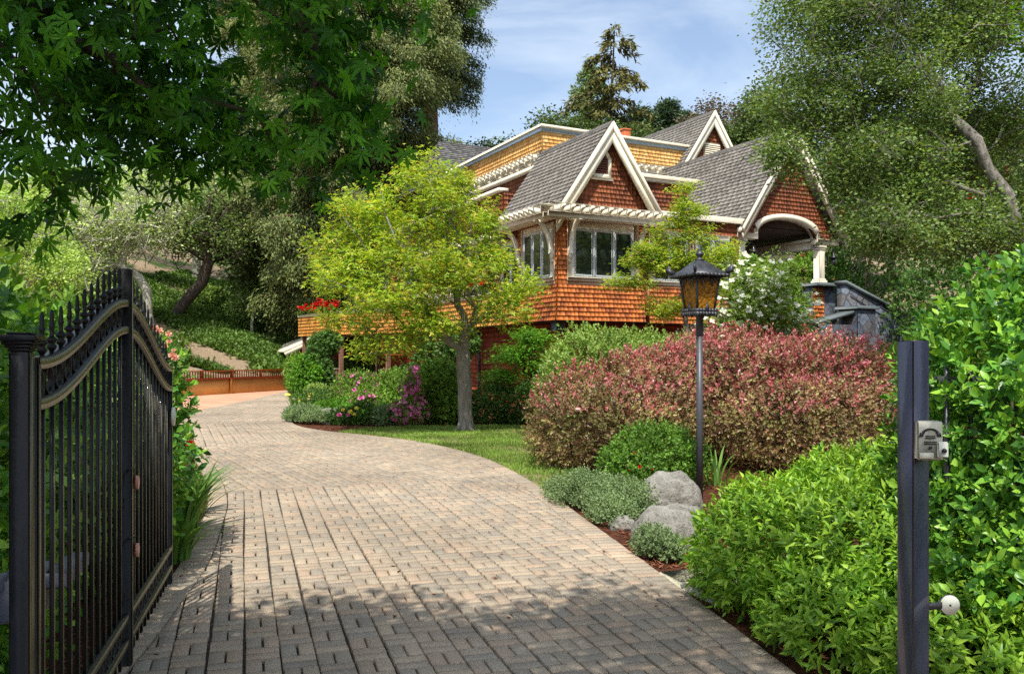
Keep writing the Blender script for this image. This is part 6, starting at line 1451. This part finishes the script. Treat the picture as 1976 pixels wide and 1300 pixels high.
# broadleaved trees closing the hill behind the house: each its own crown
HT = [(1000, 262, 66, 2.2, 'l_hill', 'dark hill tree just above the left cornice corner'), (1060, 205, 72, 3.2, 'l_hill', 'dark hill oak with an uneven top left of the ragged fir'), (1110, 232, 68, 2.6, 'l_hill', 'dark hill tree below the airy pine'),
      (1180, 232, 66, 3.0, 'l_hill', 'hill tree at the foot of the ragged fir'), (1235, 240, 70, 2.6, 'l_hill', 'hill tree under the pine pair, beside the terracotta chimney'), (1385, 190, 76, 3.3, 'l_hillbrown', 'brownish hill tree directly behind the rear gable peak'),
      (1345, 225, 80, 2.6, 'l_hillbrown', 'smaller brownish tree left of the rear gable peak'), (1435, 205, 72, 2.8, 'l_hillbrown', 'brownish hill tree right of the rear gable peak'), (1300, 262, 70, 2.6, 'l_hill', 'low hill tree seen over the yellow parapet'), (1475, 165, 70, 3.0, 'l_hill', 'rounded dark green tree at the left rim of the right oak'),
      (940, 268, 70, 2.5, 'l_hill', 'hill tree seen below the grey-green redwood'), (885, 270, 74, 2.6, 'l_hill', 'hill tree behind the dark hipped roof'), (1540, 215, 64, 3.5, 'l_hill', 'dark hill tree behind the portico ridge'), (1620, 200, 60, 3.5, 'l_hill', 'dark hill tree behind the big right oak'),
      (1720, 210, 58, 3.5, 'l_hill', 'dark hill tree deep behind the right oak trunk'), (1830, 200, 56, 3.6, 'l_hill', 'dark hill tree behind the right oak near the frame edge'), (1940, 190, 54, 3.6, 'l_hill', 'dark hill tree at the right frame edge behind the oak'), (780, 330, 72, 3.0, 'l_hill', 'shaded hill tree between the two redwoods'), (720, 400, 66, 3.0, 'l_hill', 'shaded hill tree behind the big maple crown')]
for u, vt, Y, w_, lm, lb in HT:
    b = gp3(u, Y, -.2); top = W(u, vt, Y)[2]; H = max(4, top - b[2]); cz = b[2] + H - w_*.9; x, y, _ = b
    bl = [(x, y, cz, w_*.8, w_*.8, w_*.9), (x - w_*.7, y, cz - w_*.5, w_*.6, w_*.6, w_*.55), (x + w_*.75, y + .4, cz - w_*.4, w_*.6, w_*.6, w_*.55), (x + .2*w_, y - .3*w_, cz - w_*1.3, w_*1.1, w_*.9, w_*.9)]
    oak('hill_tree', lb, b, [b, b + np.array([0, 0, H*.35]), b + np.array([.3, 0, H*.55])], bl, 150, 80, w_*.25, .25, M[lm], M['bark_dark'], .25, 'trees on the hill behind the house', .03, 1.0)
# dark hedge and shrubs behind the stone stair
shrub('dark_hedge', 'tall dark clipped hedge behind the stone stair wall', 'hedge', [(13.6, 27.0, 2.6, 1.6, 1.0, 2.4), (12.2, 23.2, 2.6, 1.3, 1.0, 2.2), (14.5, 22.5, 3.0, 1.6, 1.0, 2.4), (11.9, 30.5, 3.6, 1.0, 1.0, 1.9), (13.2, 31.5, 4.0, 1.5, 1.0, 2.0)], 5200, .11, M['l_dark'], T_KITE, 7, .18, zmin=.3, stem_mat=M['twig'], stems=8, seed=61, inner=.2)
t, P, Nr = shrub('berry_shrub', 'green shrub with scattered red berries glimpsed through the right oak', 'shrub', [(12.2, 28.5, 7.4, 2.2, 1.0, 1.6), (15.5, 28.0, 8.0, 2.2, 1.0, 1.8)], 2200, .15, M['l_oak'], T_KITE, 7, .25, zmin=3, stem_mat=M['twig'], stems=6, seed=62)
flowers_on(t, P, Nr, P[:, 1] < 28.2, 60, .13, M['f_red'])
shrub('ivy_bank', 'ivy covered bank beside the lower end of the stone stair', 'plant', [(9.1, 18.2, 1.2, .6, .6, .9), (9.9, 17.0, 1.2, 1.0, .7, .9)], 1700, .11, M['l_mid'], T_KITE, 6, .15, zmin=.1, stem_mat=M['twig'], stems=4, seed=63)
# the big oak on the right
b = np.array([8.45, 12.3, th(8.45, 12.3) - .1])
oak('oak_tree', 'large pale-barked leaning oak filling the upper right of the view', b, [b, (8.2, 12.3, 1.8), W(1990, 510, 11.8), W(1962, 440, 11.6), W(1945, 375, 11.6), W(1905, 325, 11.7), W(1885, 270, 11.6), W(1835, 225, 11.8), W(1805, 160, 12.0), W(1762, 90, 12.2)],
    [wb(1640, 60, 12.6, 140, 110, 1.6), wb(1560, 190, 12.4, 100, 100, 1.4), wb(1700, 200, 12.2, 130, 110, 1.5), wb(1850, 80, 12.8, 140, 120, 1.6), wb(1665, 325, 11.8, 85, 70, 1.1), wb(1740, 350, 12.0, 90, 80, 1.1), wb(1930, 240, 13.2, 90, 80, 1.2), wb(1830, 330, 13.3, 110, 90, 1.0), wb(1720, 440, 11.4, 110, 50, .9), wb(1880, 440, 11.8, 100, 60, 1.1), wb(1515, 300, 11.8, 38, 45, .4), wb(1700, -60, 12.8, 200, 60, 1.6), wb(1950, -40, 12.8, 120, 90, 1.6), wb(1530, 20, 12.8, 60, 40, 1.0)],
    950, 135, .23, .052, M['l_oak'], M['bark_oak'], .09, None, .008, .3, .75, .35, .8, .05, .25, T_KITE, twigs=1300, tw=.7)
small_tree('leafy_tree', 'bright lime leaved branch tree poking in at the top right corner', 'tree', [(5.6, 7.2, 0), (5.5, 7.2, 2.4), (5.2, 7.2, 4.2)], [(4.75, 7.3, 4.35, .4, .5, .5), (5.2, 7.2, 4.9, .8, .8, .5)], 90, 40, .2, .07, T_KITE, M['l_vine'], M['twig'], .06)
# palm on the far left slope
px_, py_ = -25.0, 46.0; pz = th(px_, py_); pt_ = W(100, 355, 46)
pm = thing('palm_tree', 'distant palm with drooping fronds half hidden by maple leaves at far left', 'palm', (pt_[0], 46, pz))
m_ = MB(); m_.tube([(0, 0, -.2), (.1, 0, (pt_[2]-pz)*.5), (0, 0, pt_[2]-pz)], [.35, .28, .3], 10); m_.build('trunk', M['bark_mossy'], pm, True)
P = []; D = []
for i in range(46):
    az = random.uniform(0, 2*PI); el = random.uniform(-.3, 1.2); d = np.array([math.cos(az)*math.cos(el), math.sin(az)*math.cos(el), math.sin(el)]); e = np.array([-math.sin(az), math.cos(az), 0]); L = 2.8
    for k in range(34):
        s = (k+1)/34; p = np.array([0, 0, pt_[2]-pz]) + d*L*s + np.array([0, 0, -1.5*s*s])
        for sg in (-1, 1): P.append(p); D.append(d*.6 + e*sg*.8 + np.array([0, 0, -.4]))
leaf_mesh('crown', [leaf_arrays(np.array(P), np.array(D), unit(np.array([0, -.5, 1]) + .3*rdir(len(P))), .55, T_NEEDLE, np.full(len(P), .45))], M['l_mid'], pm)
# trees behind the viewer: they shade the entrance and show in the window panes
for i, (x, y, h, r, lb) in enumerate(((10, -6, 9, 3.4, 'roadside tree to the right behind the viewer'), (16, 2, 10, 3.6, 'roadside tree far right of the gate entrance'), (17.5, 17.5, 11, 4.2, 'tall tree on the right slope beyond the frame'), (22, 12.5, 13, 4.5, 'tallest tree on the right slope beyond the frame'), (-9, -7, 9, 3.4, 'roadside tree to the left behind the viewer'), (-13, 6, 8, 3.0, 'roadside tree left of the laurel hedge'))):
    oak('roadside_tree', lb, np.array([x, y, -.1]), [np.array([x, y, -.1]), np.array([x, y, h*.4]), np.array([x, y, h*.6])], [(x, y, h*.7, r, r, r*.7), (x-1, y+1, h*.5, r*.8, r*.8, r*.5)], 120, 70, .8, .24, M['l_oakbright' if x > 20 else 'l_mid'], M['bark_dark'], .25, 'roadside trees', .03, 1.0)

# ------------------------------------------------------------------ sky, sun, camera
SUN_EL, SUN_AZ = 60, 187        # degrees; azimuth clockwise from +Y (ahead): the sun stands high behind the viewer
sd = Vector((math.cos(R(SUN_EL))*math.sin(R(SUN_AZ)), math.cos(R(SUN_EL))*math.cos(R(SUN_AZ)), math.sin(R(SUN_EL))))
world = bpy.data.worlds.new('World'); scene.world = world; world.use_nodes = True
nt = world.node_tree
for n in list(nt.nodes): nt.nodes.remove(n)
out = nt.nodes.new('ShaderNodeOutputWorld'); bg = nt.nodes.new('ShaderNodeBackground'); sk = nt.nodes.new('ShaderNodeTexSky')
sk.sky_type = 'NISHITA'; sk.sun_disc = False; sk.sun_elevation = R(SUN_EL); sk.sun_rotation = R(SUN_AZ); sk.air_density = 1.1; sk.dust_density = 2.2; sk.ozone_density = 1.5
tc = nt.nodes.new('ShaderNodeTexCoord'); mp = nt.nodes.new('ShaderNodeMapping'); mp.inputs['Scale'].default_value = (1.2, 1.2, 4.5); mp.inputs['Rotation'].default_value = (.2, .3, .4)
nz = nt.nodes.new('ShaderNodeTexNoise'); nz.inputs['Scale'].default_value = 1.6; nz.inputs['Detail'].default_value = 7; nz.inputs['Roughness'].default_value = .55; nz.inputs['Distortion'].default_value = .5
rp = ramp(nt, [(0, 0, 0), (1, 1, 1)], [.42, .72])
mx = nt.nodes.new('ShaderNodeMix'); mx.data_type = 'RGBA'; mx.inputs[7].default_value = (4.2, 4.6, 4.9, 1)
mm = nt.nodes.new('ShaderNodeMath'); mm.operation = 'MULTIPLY'; mm.inputs[1].default_value = .75
lk(nt, tc.outputs['Generated'], mp.inputs[0]); lk(nt, mp.outputs[0], nz.inputs['Vector']); lk(nt, nz.outputs['Fac'], rp.inputs[0]); lk(nt, rp.outputs[0], mm.inputs[0])
lk(nt, mm.outputs[0], mx.inputs[0]); hs = nt.nodes.new('ShaderNodeHueSaturation'); hs.inputs['Saturation'].default_value = .92; hs.inputs['Value'].default_value = .8; lk(nt, sk.outputs[0], hs.inputs['Color']); lk(nt, hs.outputs[0], mx.inputs[6]); lk(nt, mx.outputs[2], bg.inputs[0]); lk(nt, bg.outputs[0], out.inputs[0])
bg.inputs[1].default_value = .15
sl = bpy.data.lights.new('sun', 'SUN'); sl.energy = 3.2; sl.angle = R(.5); sl.color = (1, .95, .86)
so = bpy.data.objects.new('sun', sl); COL.objects.link(so); so.rotation_euler = sd.to_track_quat('Z', 'Y').to_euler(); so.location = (0, -10, 20)
cd = bpy.data.cameras.new('camera'); cam = bpy.data.objects.new('camera', cd); COL.objects.link(cam); scene.camera = cam
cam.location = (0, 0, EYE); cam.rotation_euler = (PI/2, 0, 0)
cd.sensor_fit = 'HORIZONTAL'; cd.sensor_width = 36; cd.lens = 36*F_PX/1976; cd.shift_y = (V0 - 650)/1976; cd.clip_start = .05; cd.clip_end = 600
vs_ = scene.view_settings; vs_.view_transform = 'Standard'; vs_.look = 'None'; vs_.exposure = .87; vs_.gamma = 1; vs_.use_curve_mapping = False
scene.cycles.max_bounces = 8; scene.cycles.diffuse_bounces = 4; scene.cycles.glossy_bounces = 3; scene.cycles.transmission_bounces = 4; scene.cycles.transparent_max_bounces = 6
scene.cycles.use_denoising = False
